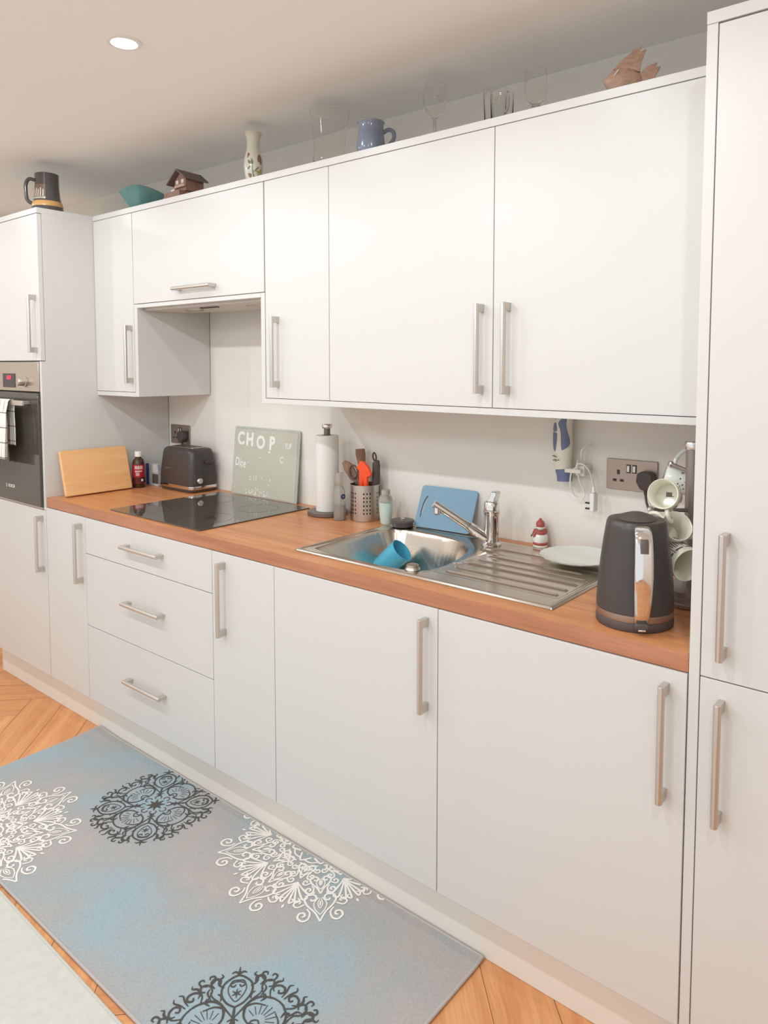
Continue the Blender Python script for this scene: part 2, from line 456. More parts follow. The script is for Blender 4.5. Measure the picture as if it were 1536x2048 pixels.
# tall oven housing on the left
t = thing('oven_tower_cabinet', (-1.82, .3, Z0), 'tall white oven housing cabinet at the left end of the worktop', 'tall cabinet')
b = MB(); b.box(XT-.018, XT, .019, YW-.004, .15, ZU)
b.box(XT-.017, XT, .001, .019, .852, 1.463)
b.box(-2.118, -2.10, .020, YW-.004, .15, ZU); b.box(-2.10, XT-.018, .06, YW-.004, .15, .168); b.box(-2.10, XT-.018, .03, YW-.004, .836, .852)
b.box(-2.10, XT-.018, .03, YW-.004, 1.463, 1.479); b.box(-2.10, XT-.018, YW-.012, YW-.004, .168, .836); b.box(-2.10, XT-.018, .05, YW-.004, 1.8, 1.816)
b.build('carcass', 'door', t)
d = door(t, -2.118, XT, Z0, .851, 0); handle(d, -1.5425, .709, 0)
d = door(t, -2.118, XT, 1.465, ZU-.001, 0); handle(d, -1.5445, 1.6155, 0)
b = MB(); b.box(-2.13, XT+.0, -.001, YW-.003, ZU, ZT); b.build('top_panel', 'door', t, bevel=.001)

# tall cupboard on the right
XP = 1.092
t = thing('tall_cupboard', (1.4, .3, 0), 'tall white cupboard with two doors at the right edge, beyond the worktop', 'tall cabinet')
b = MB(); b.box(XP, XP+.0195, .001, YW-.004, .001, ZU); b.build('side_panel', 'door', t, bevel=.0008)
b = MB(); b.box(XP+.021, XP+.037, .0195, YW-.004, .15, ZU-.001); b.box(1.704, 1.72, .0195, YW-.004, .001, ZU-.001)
for z in (.15, .86, ZU-.018): b.box(XP+.037, 1.704, .0195, YW-.004, z, z+.016)
b.box(XP+.037, 1.704, YW-.012, YW-.004, .17, 2.0); b.build('carcass', 'carcass', t)
d = door(t, XP+.0205, 1.72, Z0, .867, 0); handle(d, 1.1535, .716, 0)
d = door(t, XP+.0205, 1.72, .867, ZU-.002, 0); handle(d, 1.1535, 1.0295, 0)
b = MB(); b.box(XP, 1.73, -.001, YW-.003, ZU, ZT); b.build('top_panel', 'door', t, bevel=.001)

# wall units
def wall_unit(x0, x1, label, hx, x0d=None, x1d=None):
    t = thing('wall_cabinet', ((x0+x1)/2, .4, ZB), label, 'wall cabinet')
    carcass(t, x0+.001, x1-.001, YF, ZB+.001, ZU-.001)
    d = door(t, x0d or x0, x1d or x1, ZB, ZU, YF); handle(d, hx, 1.4925, YF)
    return t
t1 = wall_unit(XT+.001, -1.209, 'narrow white wall cabinet in the left corner, next to the oven tower', -1.2275)
b = MB(); b.box(-1.208, -1.1845, YF+.0005, YW-.004, ZR+.0005, 1.692); b.build('end_panel', 'door', t1, bevel=.0008)
wall_unit(-.402, -.099, 'narrow white wall cabinet right of the cooker hood, handle at its left edge', -.3375, x0d=-.4)
wall_unit(-.099, .499, 'wide white wall cabinet above the utensil pot and sink, handle at its right edge', .4655)
wall_unit(.499, 1.0905, 'wide white wall cabinet above the kettle, handle at its left edge', .5465)
t = thing('hood_cabinet', (-.8, .4, 1.69), 'white cabinet over the hob with a lift-up flap and horizontal handle', 'wall cabinet')
b = MB(); b.box(-1.2075, -1.191, YF+.0195, YW-.004, 1.6945, ZU-.001); b.box(-.42, -.4035, YF+.0195, YW-.004, 1.6945, ZU-.001)
b.box(-1.191, -.42, YF+.0195, YW-.004, ZU-.017, ZU-.001); b.box(-1.191, -.42, YW-.012, YW-.004, 1.70, ZU-.02); b.build('carcass', 'carcass', t)
d = door(t, -1.208, -.4035, 1.693, ZU, YF, 'flap_door'); handle(d, -.7815, 1.7335, YF, False)
b = MB(); b.box(-1.184, -.424, YF+.0005, YF+.03, 1.677, 1.692); b.build('bottom_rail', 'door', t, bevel=.0008)
b = MB(); b.box(XT+.001, -1.2085, YF, YW-.004, ZR, ZB-.0005)
tag(b.build('underpanel', 'door', loc=(-1.36,.4,ZR), bevel=.0008), 'short white base board under the left corner wall cabinet', 'panel')
b = MB(); b.box(-.4225, 1.091, YF, YW-.004, ZR, ZB-.0005); b.box(-.4225, -.4025, YF, YW-.004, ZB-.0005, 1.692)
tag(b.build('underpanel', 'door', loc=(.3,.4,ZR), bevel=.0008), 'long white board closing off the underside of the right wall cabinets', 'panel')
b = MB(); b.box(XT+.001, 1.091, YF-.0005, YW-.003, ZU+.0005, ZT)
tag(b.build('top_board', 'door', loc=(-.2,.4,ZT), bevel=.001), 'long white board lying along the top of the wall cabinets', 'panel')

# cooker hood underside
t = thing('cooker_hood', (-.8, .4, 1.67), 'pale built-in cooker hood under the flap cabinet, seen from below', 'cooker hood')
pl = [(-1.18, YF+.031), (-.426, YF+.031), (-.426, .44)] + [(-.426-.754*i/12, .44+.06*math.sin(PI*i/12)) for i in range(1, 12)] + [(-1.18, .44)]
b = MB(); b.prism(pl, 1.668, 1.6915); b.build('body', mat('hood_grey', (206, 198, 190), .4, metal=.2), t, bevel=.001)
for cx in (-.98, -.60):
    b = MB(); b.prism([(cx+.05*math.cos(2*PI*i/24), .36+.022*math.sin(2*PI*i/24)) for i in range(24)], 1.664, 1.668); b.build('lamp_cover', 'steel', t)
for i in range(5):
    b = MB(); b.box(-.862+i*.022, -.850+i*.022, .30, .318, 1.664, 1.668); b.build('button', 'greydark', t, bevel=.001)

# worktop
b = MB()
xs = [XT+.0015, -.055, .755, 1.0905]; ys = [.0035, .075, .505, YW-.002]
for i in range(3):
    for j in range(3):
        if i == 1 and j == 1: continue
        b.add([(xs[i],ys[j],ZW),(xs[i+1],ys[j],ZW),(xs[i+1],ys[j+1],ZW),(xs[i],ys[j+1],ZW)], [(0,1,2,3)])
        b.add([(xs[i],ys[j],ZWB),(xs[i+1],ys[j],ZWB),(xs[i+1],ys[j+1],ZWB),(xs[i],ys[j+1],ZWB)], [(0,3,2,1)])
for (x0,y0,x1,y1) in ((xs[0],ys[0],xs[3],ys[0]),(xs[3],ys[0],xs[3],ys[3]),(xs[3],ys[3],xs[0],ys[3]),(xs[0],ys[3],xs[0],ys[0]),
                      (xs[1],ys[1],xs[1],ys[2]),(xs[1],ys[2],xs[2],ys[2]),(xs[2],ys[2],xs[2],ys[1]),(xs[2],ys[1],xs[1],ys[1])):
    b.add([(x0,y0,ZWB),(x1,y1,ZWB),(x1,y1,ZW),(x0,y0,ZW)], [(0,1,2,3)])
wt = b.build('worktop', 'worktop', loc=(XT, 0, ZW))
bm = bmesh.new(); bm.from_mesh(wt.data); bmesh.ops.remove_doubles(bm, verts=bm.verts, dist=1e-5); bmesh.ops.recalc_face_normals(bm, faces=bm.faces)
bm.to_mesh(wt.data); bm.free(); wt.data.shade_flat() if hasattr(wt.data, 'shade_flat') else None
M['shaded_edge'] = wood('worktop_shaded_edge', (164, 106, 74), (188, 130, 98), 'x', .7, .38, .1, .8)  # same worktop wood, darker: shade on the front face put into the colour
wt.data.materials.append(M['shaded_edge'])
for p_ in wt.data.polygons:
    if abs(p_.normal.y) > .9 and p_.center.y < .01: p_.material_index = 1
md = wt.modifiers.new('bevel', 'BEVEL'); md.width = .0025; md.segments = 2; md.limit_method = 'ANGLE'
tag(wt, 'long orange-brown wood-effect worktop running from oven tower to right cupboard', 'worktop')

# ------------------------------------------------------------------ hob, oven
t = thing('induction_hob', (-.78, .28, ZW), 'black glass hob set flat in the worktop in front of the toaster', 'hob')
b = MB(); b.prism(rrect(-1.062, -.500, .030, .525, .006), ZW+.0003, ZW+.0045); b.build('glass_plate', 'hob', t, bevel=.0008)
ring = mat('hob_ring_grey', (74, 69, 64), .15)
for (cx, cy, r) in ((-.93, .16, .075), (-.93, .39, .09), (-.64, .16, .09), (-.64, .39, .075)):
    b = MB(); b.lathe([(r-.0008,0),(r-.0008,.00025),(r+.0008,.00025),(r+.0008,0)], (cx,cy,ZW+.0045), 48); b.build('cooking_zone', ring, t)
t = thing('built_in_oven', (-1.82, .3, .852), 'stainless and black glass built-in oven in the tall left cabinet', 'oven')
x0, x1 = -2.098, -1.5315
b = MB(); b.box(x0+.004, x1-.004, .03, .5, .858, 1.458); b.build('body', 'black', t)
b = MB(); b.box(x0, x1, -.004, .03, 1.338, 1.461); cp = b.build('control_panel', 'steel', t, bevel=.002)
b = MB(); b.box(x0, x1, -.010, .029, .862, 1.333); dr = b.build('oven_door', 'ovenglass', t, bevel=.002)
b = MB(); b.box(x0, x1, -.003, .03, .853, .861); b.build('lower_vent', 'steel', t)
b = MB(); b.box(-1.862, -1.745, -.006, .0, 1.352, 1.412); dp = b.build('display', 'black', cp)
me = text_mesh('0:00', .024, .0004)
b = MB(); b.mesh(frame((-1.80, -.0068, 1.394), (1,0,0), (0,0,1)), me); b.build('digits', 'redled', dp)
for kx in (-1.655, -2.01):
    b = MB(); b.M = frame((kx, -.004, 1.378), (1,0,0), (0,0,1)); b.lathe([(.0,0),(.021,0),(.022,.004),(.0165,.006),(.016,.028),(.014,.031),(0,.031)], (0,0,0), 28); b.build('knob', 'steel', cp)
me = text_mesh('BOSCH', .019, .0003, .0004)
b = MB(); b.mesh(frame((-1.800, -.0106, .925), (1,0,0), (0,0,1)), me)
for i in range(20):
    a0, a1 = 2*PI*i/20, 2*PI*(i+1)/20
    b.add([(-1.848+r_*math.cos(a), -.0108, .925+r_*math.sin(a)) for r_, a in ((.0085,a0),(.0085,a1),(.0070,a1),(.0070,a0))], [(0,1,2,3)])
b.box(-1.8505,-1.8495,-.0110,-.0106,.920,.930); b.box(-1.8465,-1.8455,-.0110,-.0106,.920,.930); b.box(-1.8505,-1.8455,-.0110,-.0106,.9245,.9255)
b.build('maker_logo', 'white', dr)
b = MB(); b.box(-2.085, -1.556, -.062, -.052, 1.283, 1.303)
for hx in (-2.03, -1.606): b.box(hx-.010, hx+.010, -.053, -.0098, 1.286, 1.300)
b.build('handle', 'handle', dr, bevel=.0015)
# tea towel folded over the oven handle
def tea_towel():
    me = bpy.data.meshes.new('tea_towel'); vs = []; fs = []; uvs = []
    nx, ns = 60, 70
    def layer(x0, x1, lf, lb, off, seed, yoff):
        base = len(vs)
        tot = lf+lb
        for i in range(nx+1):
            u = i/nx; 
            for j in range(ns+1):
                s = -lb+tot*j/ns      # s<0 behind the bar, s>0 in front
                r = .0125+off
                if s > r*PI/2*1.0:
                    d = s-r*PI/2; y = -.057-r; z = 1.293-d
                elif s < -r*PI/2:
                    d = -s-r*PI/2; y = -.057+min(r,.011); z = 1.293-d
                else:
                    a = s/r; y = -.057-r*math.sin(a) if a > 0 else -.057+min(r,.011)*math.sin(-a); z = 1.293+r*math.cos(a); d = 0
                squeeze = 1-.10*math.exp(-((d-.03)/.05)**2)
                xm = (x0+x1)/2; x = xm+(u-.5)*(x1-x0)*squeeze*(1+.04*d)
                w = (.004+.018*min(1,d/.25))*math.sin(u*PI*5+seed+d*3)*min(1, d/.04)
                if s > 0: y += -abs(w)*1.0-.001-yoff*min(1,d/.03)
                else: y = min(y+ w*.2, -.0125) 
                vs.append((x, y, z)); uvs.append((u*(x1-x0)*1.1, s))
        for i in range(nx):
            for j in range(ns):
                a = base+i*(ns+1)+j; fs.append((a, a+1, a+ns+2, a+ns+1))
    layer(-2.0, -1.745, .30, .22, 0, 0, 0)
    layer(-1.775, -1.655, .255, .20, .0015, 1.3, .002)
    L = Vector((-1.85, -.06, 1.29))
    me.from_pydata([Vector(v)-L for v in vs], [], fs)
    uvl = me.uv_layers.new(name='UVMap')
    for lp in me.loops: uvl.data[lp.index].uv = uvs[lp.vertex_index]
    for p in me.polygons: p.use_smooth = True
    me.materials.append(M['towel'])
    o = bpy.data.objects.new('tea_towel', me); COL.objects.link(o); o.location = L; WL[o.name] = L
    md = o.modifiers.new('thick', 'SOLIDIFY'); md.thickness = .0016; md.offset = 0
    tag(o, 'white tea towel with brown check hanging over the oven door handle', 'tea towel')
tea_towel()

# ------------------------------------------------------------------ sink and tap
def poly_sd(px, py, P):
    d = 1e9; inside = False; n = len(P); j = n-1
    for i in range(n):
        x1, y1 = P[j]; x2, y2 = P[i]
        ex, ey = x2-x1, y2-y1; wx, wy = px-x1, py-y1
        t = max(0, min(1, (wx*ex+wy*ey)/(ex*ex+ey*ey+1e-12)))
        dx, dy = wx-ex*t, wy-ey*t; d = min(d, dx*dx+dy*dy)
        if (y1 > py) != (y2 > py) and px < (x2-x1)*(py-y1)/(y2-y1+1e-15)+x1: inside = not inside
        j = i
    d = math.sqrt(d); return -d if inside else d
def smst(a, b_, x):
    t = max(0, min(1, (x-a)/(b_-a))); return t*t*(3-2*t)
t = thing('kitchen_sink', (.35, .29, ZW), 'stainless steel inset sink with one bowl and a ribbed drainer', 'sink')
SX0, SX1, SY0, SY1 = -.073, .773, .059, .522
bowlP = [(p.x, p.y) for p in smooth_path([(-.020,.108,0),(-.036,.135,0),(-.042,.29,0),(-.036,.42,0),(.002,.468,0),(.10,.476,0),(.20,.468,0),(.285,.428,0),(.340,.345,0),(.366,.235,0),(.366,.150,0),(.335,.110,0),(.25,.096,0),(.10,.094,0)], 5, True)]
ridges = [(.411,.732,.158),(.413,.734,.203),(.415,.735,.254),(.418,.735,.303),(.421,.700,.352)]
ridges2 = [(.352,.62,.428),(.372,.405,.392)]
def sink_z(x, y):
    edge = min(x-SX0, SX1-x, y-SY0, SY1-y)
    z = .0065
    if edge < .006: z = .0065*smst(-.002, .006, edge)
    z -= .0025*smst(.010, .016, edge)
    d = poly_sd(x, y, bowlP) if (-.1 < x < .42) else 1
    if d < .03 and d > 0: z -= .0015*smst(.022, .014, d)
    # drainer recess
    if x > .37:
        e2 = min(x-.385, .752-x, y-.128, .39-y); z -= .002*smst(0, .006, e2)
    for (a, c, yy) in ridges+ridges2:
        if abs(y-yy) < .01 and a-.01 < x < c+.01:
            dx = max(a-x, 0, x-c); dd = math.hypot(dx, y-yy); z += .0042*(1-smst(.0, .0055, dd))
    if d < .004:
        dd = -d
        depth = .150*smst(-.004, .075, dd)**.62 if dd > -.004 else 0
        z -= depth + .008*smst(.075, .16, dd)
    return z
NX, NY = 282, 154
vs = []; fs = []
for i in range(NX+1):
    x = SX0+(SX1-SX0)*i/NX
    for j in range(NY+1):
        y = SY0+(SY1-SY0)*j/NY
        vs.append((x, y, ZW+sink_z(x, y)))
for i in range(NX):
    for j in range(NY):
        a = i*(NY+1)+j; fs.append((a, a+NY+1, a+NY+2, a+1))
b = MB(); b.add(vs, fs); b.build('basin', 'sink', t, ang=60)
b = MB(); b.lathe([(0,.004),(.012,.004),(.03,.003),(.043,.005),(.045,.001),(.045,0)], (.17,.28,ZW-.150), 32); b.build('strainer', 'chrome', t)
b = MB(); b.lathe([(0,.014),(.014,.0135),(.017,.011),(.017,.006),(.019,.004),(.021,0)], (.331,.112+.0,ZW+.004), 28); b.build('pop_up_control', 'steel', t)
b = MB()
for k in range(2):
    for (dx, dy) in ((0,0),(.009,.004)):
        cx, cy = .385+dx+k*.022, .232+dy+k*.024
        b.tube([(cx-.007,cy-.004,ZW+.0045),(cx+.009,cy+.006,ZW+.0045)], .0012, 6)
b.build('embossed_marks', 'chrome', t)

t = thing('mixer_tap', (.351, .469, ZW+.005), 'chrome mixer tap with a raised straight spout behind the sink', 'tap')
z0 = ZW+.0045
b = MB(); b.lathe([(0,0),(.031,0),(.031,.005),(.027,.009),(.0245,.011),(.0235,.09),(.0245,.096),(.0255,.098),(.0255,.106),(.0235,.108),(.0235,.128),(.019,.134),(0,.135)], (.351,.469,z0), 36); b.build('body', 'chrome', t)
b = MB(); b.M = Matrix.Translation((.351,.469,z0+.128)); 
b.prism([(-.016,0),(.014,0),(.017,.012),(.024,.030),(.020,.036),(.006,.036),(-.002,.016)], -.014, .014, 'xz'); b.build('lever', 'chrome', t, bevel=.002)
p0 = Vector((.345,.462,.925)); p1 = Vector((.222,.350,1.036)); dv = (p1-p0).normalized()
b = MB(); b.tube([p0, p0+dv*.075], [.0165,.0155], 20); b.tube([p0+dv*.0755, p0+dv*.079], .0130, 20); b.tube([p0+dv*.0795, p1], [.0125,.0115], 20); b.build('spout', 'chrome', t)
b = MB(); q = p1-dv*.012; b.tube([q+Vector((0,0,-.006)), q+Vector((0,0,-.022))], [.0105,.0105], 18); b.tube([q+Vector((0,0,-.0221)), q+Vector((0,0,-.027))], [.009,.008], 18, 0); b.build('aerator', 'chrome', t)

# plate on the drainer, plug stopper, cup in the bowl
b = MB()
n = 72; prof = [(.0,.004),(.055,.004),(.066,.008),(.103,.018),(.105,.019),(.103,.0165),(.066,.004),(.05,.0),(0,.0)]
vs = []; fs = []
for k, (r_, z) in enumerate(prof):
    for i in range(n):
        a = 2*PI*i/n; rr_ = r_*(1+(.018*math.cos(a*24) if r_ > .09 else 0))
        vs.append((.652+rr_*math.cos(a), .437+rr_*math.sin(a), ZW+.0098+z))
for k in range(len(prof)-1):
    for i in range(n): fs.append((k*n+i, k*n+(i+1)%n, (k+1)*n+(i+1)%n, (k+1)*n+i))
b.add(vs, fs); tag(b.build('dinner_plate', 'porcelain', loc=(.652,.437,ZW+.01), ang=60), 'pale scalloped plate lying on the drainer beside the kettle', 'plate')
t = thing('sink_stopper', (-.017, .492, ZW+.006), 'round dark basket plug on the back rim of the sink, by the soap bottle', 'sink plug')
b = MB(); b.lathe([(0,0),(.034,0),(.036,.003),(.036,.014),(.040,.015),(.040,.020),(.036,.022),(.012,.0225),(0,.0225)], (-.017,.492,ZW+.0065), 32); b.build('rubber_disc', 'greydark', t)
b = MB(); b.lathe([(.009,0),(.009,.003),(.006,.005),(0,.0055)], (-.017,.492,ZW+.029), 20); b.build('knob', 'chrome', t)
t = thing('plastic_cup', (.03, .37, .80), 'light blue plastic cup lying tilted in the sink bowl', 'cup')
b = MB(); A0 = Vector((-.004,.362,.792)); A1 = Vector((.072,.382,.864)); dx_ = (A1-A0).normalized()
b.M = frame(A0, dx_.cross(Vector((0,0,1))), dx_.cross(dx_.cross(Vector((0,0,1)))))
LN = (A1-A0).length
if (b.M.to_3x3() @ Vector((0,0,1))).dot(dx_) < 0: b.M = frame(A0, -dx_.cross(Vector((0,0,1))), dx_.cross(dx_.cross(Vector((0,0,1)))))
b.lathe([(.0,.003),(.033,.003),(.0375,LN),(.0395,LN),(.0395,LN-.004),(.035,0),(0,0)], (0,0,0), 32); b.build('cup_body', 'skyblue', t)

# ------------------------------------------------------------------ left corner of the worktop
# wooden board leaning on the oven tower
b = MB(); b.M = frame((-1.451, .050, ZW+.0015), (0,1,0), (-.050,0,.186)); 
b.prism(rrect(0, .292, 0, .190, .006), 0, .017)
tag(b.build('chopping_board', 'board', loc=(-1.48,.2,ZW), bevel=.002), 'plain pale wooden chopping board leaning on the oven tower side', 'chopping board')
t = thing('sauce_bottle', (-1.456, .385, ZW), 'small dark bottle with white cap and red label beside the wooden board', 'bottle')
c = (-1.456,.385,ZW)
b = MB(); b.lathe([(0,.0005),(.024,.0005),(.0265,.004),(.0265,.108),(.022,.125),(.0125,.134),(.0125,.140),(0,.140)], c, 32); b.build('glass_body', 'amber', t)
b = MB(); b.lathe([(.0145,.138),(.0155,.139),(.0155,.160),(.014,.162),(0,.162)], c, 28); b.build('cap', 'white', t)
b = MB(); b.lathe([(.0268,.022),(.0272,.022),(.0272,.104),(.0268,.104)], c, 40, 0, R(-150), R(40)); 
lb = b.build('paper_label', 'labelred', t)
b = MB(); b.lathe([(.0274,.024),(.0276,.024),(.0276,.048),(.0274,.048)], c, 40, 0, R(-150), R(40)); b.build('lower_band', 'labeldark', lb)
me = text_mesh('DETTOL', .012)
def wrap_text(b_, txt, size, c_, r_, z, a_mid, bold=.0003, mi=0):
    me_ = text_mesh(txt, size, .0002, bold)
    vs = []
    for v in me_.vertices:
        a = a_mid+v.co.x/r_
        vs.append((c_[0]+(r_+.0002+v.co.z)*math.cos(a), c_[1]+(r_+.0002+v.co.z)*math.sin(a), c_[2]+z+v.co.y))
    b_.add(vs, [tuple(p.vertices) for p in me_.polygons], mi)
aim = math.atan2(-1.3745-.385, 1.519+1.456)
b = MB()
for k in range(7):        # worn, unreadable print kept as strokes
    a_ = aim-.62+k*.19; b.lathe([(.0275,.084),(.0278,.084),(.0278,.098+.002*(k%2)),(.0275,.098)], c, 2, 0, a_, a_+.10)
    if k < 6: b.lathe([(.0275,.072),(.0278,.072),(.0278,.078),(.0275,.078)], c, 2, 0, a_+.05, a_+.17)
for k in range(3): b.lathe([(.0275,.056+k*.005),(.0278,.056+k*.005),(.0278,.058+k*.005),(.0275,.058+k*.005)], c, 6, 0, aim-.45, aim+.1)
b.lathe([(.0277,.030),(.0280,.030),(.0280,.040),(.0277,.040)], c, 4, 0, aim+.35, aim+.70)
b.build('worn_print', 'paper', lb)
t = thing('food_packet', (-1.44, .46, ZW), 'small blue and silver carton standing between dark bottle and toaster', 'packet')
b = MB(); b.box(-1.497, -1.402, .447, .480, ZW+.0005, ZW+.100); b.build('carton', 'packwhite', t, bevel=.0006)
b = MB(); b.box(-1.4975, -1.475, .4462, .4472, ZW+.002, ZW+.099); b.build('blue_panel', 'packblue', t)
b = MB(); b.box(-1.448, -1.402, .4462, .4472, ZW+.012, ZW+.055); b.build('picture_panel', 'blackprint', t)
b = MB()
for k in range(6): b.box(-1.442+k*.006, -1.440+k*.006, .4455, .4465, ZW+.062, ZW+.096)
b.build('printed_lines', 'white', t)

# toaster
t = thing('toaster', (-1.245, .497, ZW), 'black two-slice toaster with chrome band and dial in the left corner', 'toaster')
TX, TY = -1.2445, .4965
def rr3(hx, hy, r, z, n=6): return [(TX+x_, TY+y_, z) for x_, y_ in rrect(-hx, hx, -hy, hy, r, n)]
def loft(b, loops, mi=0, cap0=True, cap1=True):
    n = len(loops[0]); vs = [p for l in loops for p in l]; fs = []
    for k in range(len(loops)-1):
        for i in range(n): fs.append((k*n+i, k*n+(i+1)%n, (k+1)*n+(i+1)%n, (k+1)*n+i))
    if cap0: fs.append(tuple(range(n))[::-1])
    if cap1: fs.append(tuple((len(loops)-1)*n+i for i in range(n)))
    b.add(vs, fs, mi)
hx, hy = .122, .068
b = MB(); loft(b, [rr3(hx-.004,hy-.004,.02,ZW+.003), rr3(hx,hy,.022,ZW+.014)]); b.build('base', 'blackmat', t)
b = MB(); loft(b, [rr3(hx+.002,hy+.002,.024,ZW+.0145), rr3(hx+.003,hy+.003,.024,ZW+.018), rr3(hx+.002,hy+.002,.024,ZW+.028)]); b.build('chrome_band', 'chrome', t)
b = MB(); loft(b, [rr3(hx+.001,hy+.001,.024,ZW+.0285), rr3(hx+.001,hy,.026,ZW+.08), rr3(hx-.008,hy-.006,.028,ZW+.165), rr3(hx-.013,hy-.010,.028,ZW+.180), rr3(hx-.022,hy-.019,.022,ZW+.186)], cap1=True); b.build('shell', 'kettle', t, ang=50)
b = MB(); b.prism([(TX+x_,TY+y_) for x_,y_ in rrect(-.085,.085,-.034,.034,.01)], ZW+.1862, ZW+.190)
tp = b.build('top_plate', 'steel', t, bevel=.001)
for s in (-1, 1):
    b = MB(); b.box(TX-.07, TX+.07, TY+s*.017-.010, TY+s*.017+.010, ZW+.190, ZW+.1912); b.build('bread_slot', 'black', tp)
b = MB(); b.M = frame((TX+hx+.0005, TY-.030, ZW+.052), (0,1,0), (0,0,1)); b.lathe([(.0,.0),(.0135,.0),(.0135,.010),(.011,.013),(0,.013)], (0,0,0), 28); b.build('dial', 'chrome', t)
b = MB()
for k in range(5): b.box(TX+hx+.0008, TX+hx+.0020, TY-.066+.016, TY-.05-.006+.004, ZW+.040+k*.008, ZW+.043+k*.008)
b.build('button_marks', 'handle', t)
b = MB(); b.M = frame((TX+hx-.001, TY+.02, ZW+.13), (0,1,0), (0,0,1)); b.box(-.02, .02, -.006, .006, 0, .018); b.build('lever', 'blackpl', t, bevel=.002)
b = MB(); b.box(TX-.068, TX-.048, TY-hy-.0012, TY-hy+.001, ZW+.0965, ZW+.0995); b.box(TX-.046, TX-.030, TY-hy-.0012, TY-hy+.001, ZW+.0962, ZW+.0990); b.build('faint_badge', 'greypole', t)

# double wall sockets
def socket(cx, cz, label, plug_side=0):
    t = thing('wall_socket', (cx, YW, cz), label, 'wall socket')
    y = YW-.0005
    b = MB(); b.prism(rrect(cx-.0735, cx+.0735, cz-.0435, cz+.0435, .004), y-.006, y, 'xz'); b.build('face_plate', 'socket', t, bevel=.0012)
    for s in (-1, 1):
        b = MB(); ox = cx+s*.038
        b.box(ox-.004, ox+.004, y-.0068, y-.0055, cz+.000, cz+.013); b.box(ox-.016, ox-.003-.002, y-.0068, y-.0055, cz-.020, cz-.013); b.box(ox+.005, ox+.016, y-.0068, y-.0055, cz-.020, cz-.013)
        b.build('pin_slots', 'darkhole', t)
    for s in (-1, 1):
        b = MB(); b.box(cx+s*.0085-.006, cx+s*.0085+.006, y-.0075, y-.0055, cz+.006, cz+.030); rk = b.build('switch_surround', 'black', t)
        b = MB(); b.box(cx+s*.0085-.0042, cx+s*.0085+.0042, y-.010, y-.007, cz+.009, cz+.027); b.build('rocker', 'handle', rk, bevel=.001)
    return t
socket(-1.4165, 1.131, 'steel double wall socket in the left corner, half hidden behind the toaster')
socket(.7425, 1.1445, 'steel double wall socket on the back wall above the kettle')
def plug(cx, cz, path, label):
    t = thing('power_plug', (cx, YW-.03, cz), label, 'plug')
    y = YW-.0075
    b = MB(); b.prism([(cx+p[0], cz+p[1]) for p in ((-.024,-.004),(-.021,.018),(-.010,.024),(.010,.024),(.021,.018),(.024,-.004),(.015,-.020),(.008,-.027),(-.008,-.027),(-.015,-.020))], y-.028, y, 'xz'); b.build('plug_body', 'blackmat', t, bevel=.004, seg=3)
    b = MB(); b.tube([(cx,y-.014,cz-.025),(cx,y-.014,cz-.040)], [.0055,.0042], 12); b.build('strain_relief', 'blackmat', t)
    b = MB(); b.tube(smooth_path([(cx,y-.014,cz-.038)]+path, 8), .0033, 10); b.build('cord', 'blackmat', t)
plug(-1.3785, 1.124, [(-1.378,.545,1.06),(-1.376,.560,1.0),(-1.372,.571,.93),(-1.33,.5715,.91)], 'black plug in the left socket, its cord going down behind the toaster')
plug(.7895, 1.137, [(.795,.555,1.075),(.815,.54,1.04),(.85,.50,.99),(.88,.42,.93),(.90,.30,.9095),(.93,.225,.9085),(.938,.197,.909)], 'black plug in the right socket with its cord leading to the kettle')

# ------------------------------------------------------------------ glass chopping board
t = thing('glass_chopping_board', (-.81, .55, ZW), 'frosted green glass board lettered CHOP leaning on the wall behind the hob', 'chopping board')
Bm = frame((-1.005, .545, ZW+.001), (1,0,0), (0,.026,.285))
def on(b): b.M = Bm; return b
b = on(MB()); b.prism(rrect(0, .405, 0, .288, .005), -.004, 0); pnl = b.build('glass_panel', 'glassedge', t, bevel=.0008)
b = on(MB()); b.prism(rrect(.012, .393, .006, .278, .004), -.0005, .0008); fr = b.build('frosted_area', 'glassboard', t)
def btxt(words, nm):
    b = MB()
    for (txt, size, x, y, bold, sx, rot) in words:
        b.mesh(Bm @ Matrix.Translation((x, y, .0012)) @ Matrix.Rotation(rot, 4, 'Z') @ Matrix.Diagonal((sx, 1, 1, 1)), text_mesh(txt, size, .0002, bold))
    b.build(nm, 'etch', fr)
btxt([('C',.074,.045,.236,.0028,.9,0),('H',.074,.102,.234,.0028,.9,0),('O',.074,.172,.226,.0028,.9,0),('P',.074,.242,.226,.0028,.9,0)], 'large_word')
btxt([('YUP',.034,.340,.222,.0008,.62,0)], 'small_word'); btxt([('Dice',.050,.050,.135,.0008,.75,R(-6))], 'middle_word')
btxt([('C',.036,.305,.165,.0002,.9,0)], 'faded_letter'); btxt([('c  l l',.034,.135,.078,.0004,.8,0)], 'faded_letters')
b = MB(); rr = random.Random(5)
for k in range(56):
    x_, y_ = rr.uniform(.02,.385), rr.uniform(.012,.20)
    if k < 40: x_, y_ = rr.uniform(.09,.24), rr.uniform(.008,.030)
    s_ = rr.uniform(.0010,.0030)
    b.M = Bm; b.box(x_-s_, x_+s_, y_-s_*1.3, y_+s_*1.3, .0009, .0014)
sp_ = b.build('worn_specks', 'etch', fr); sp_['kind'] = 'stuff'

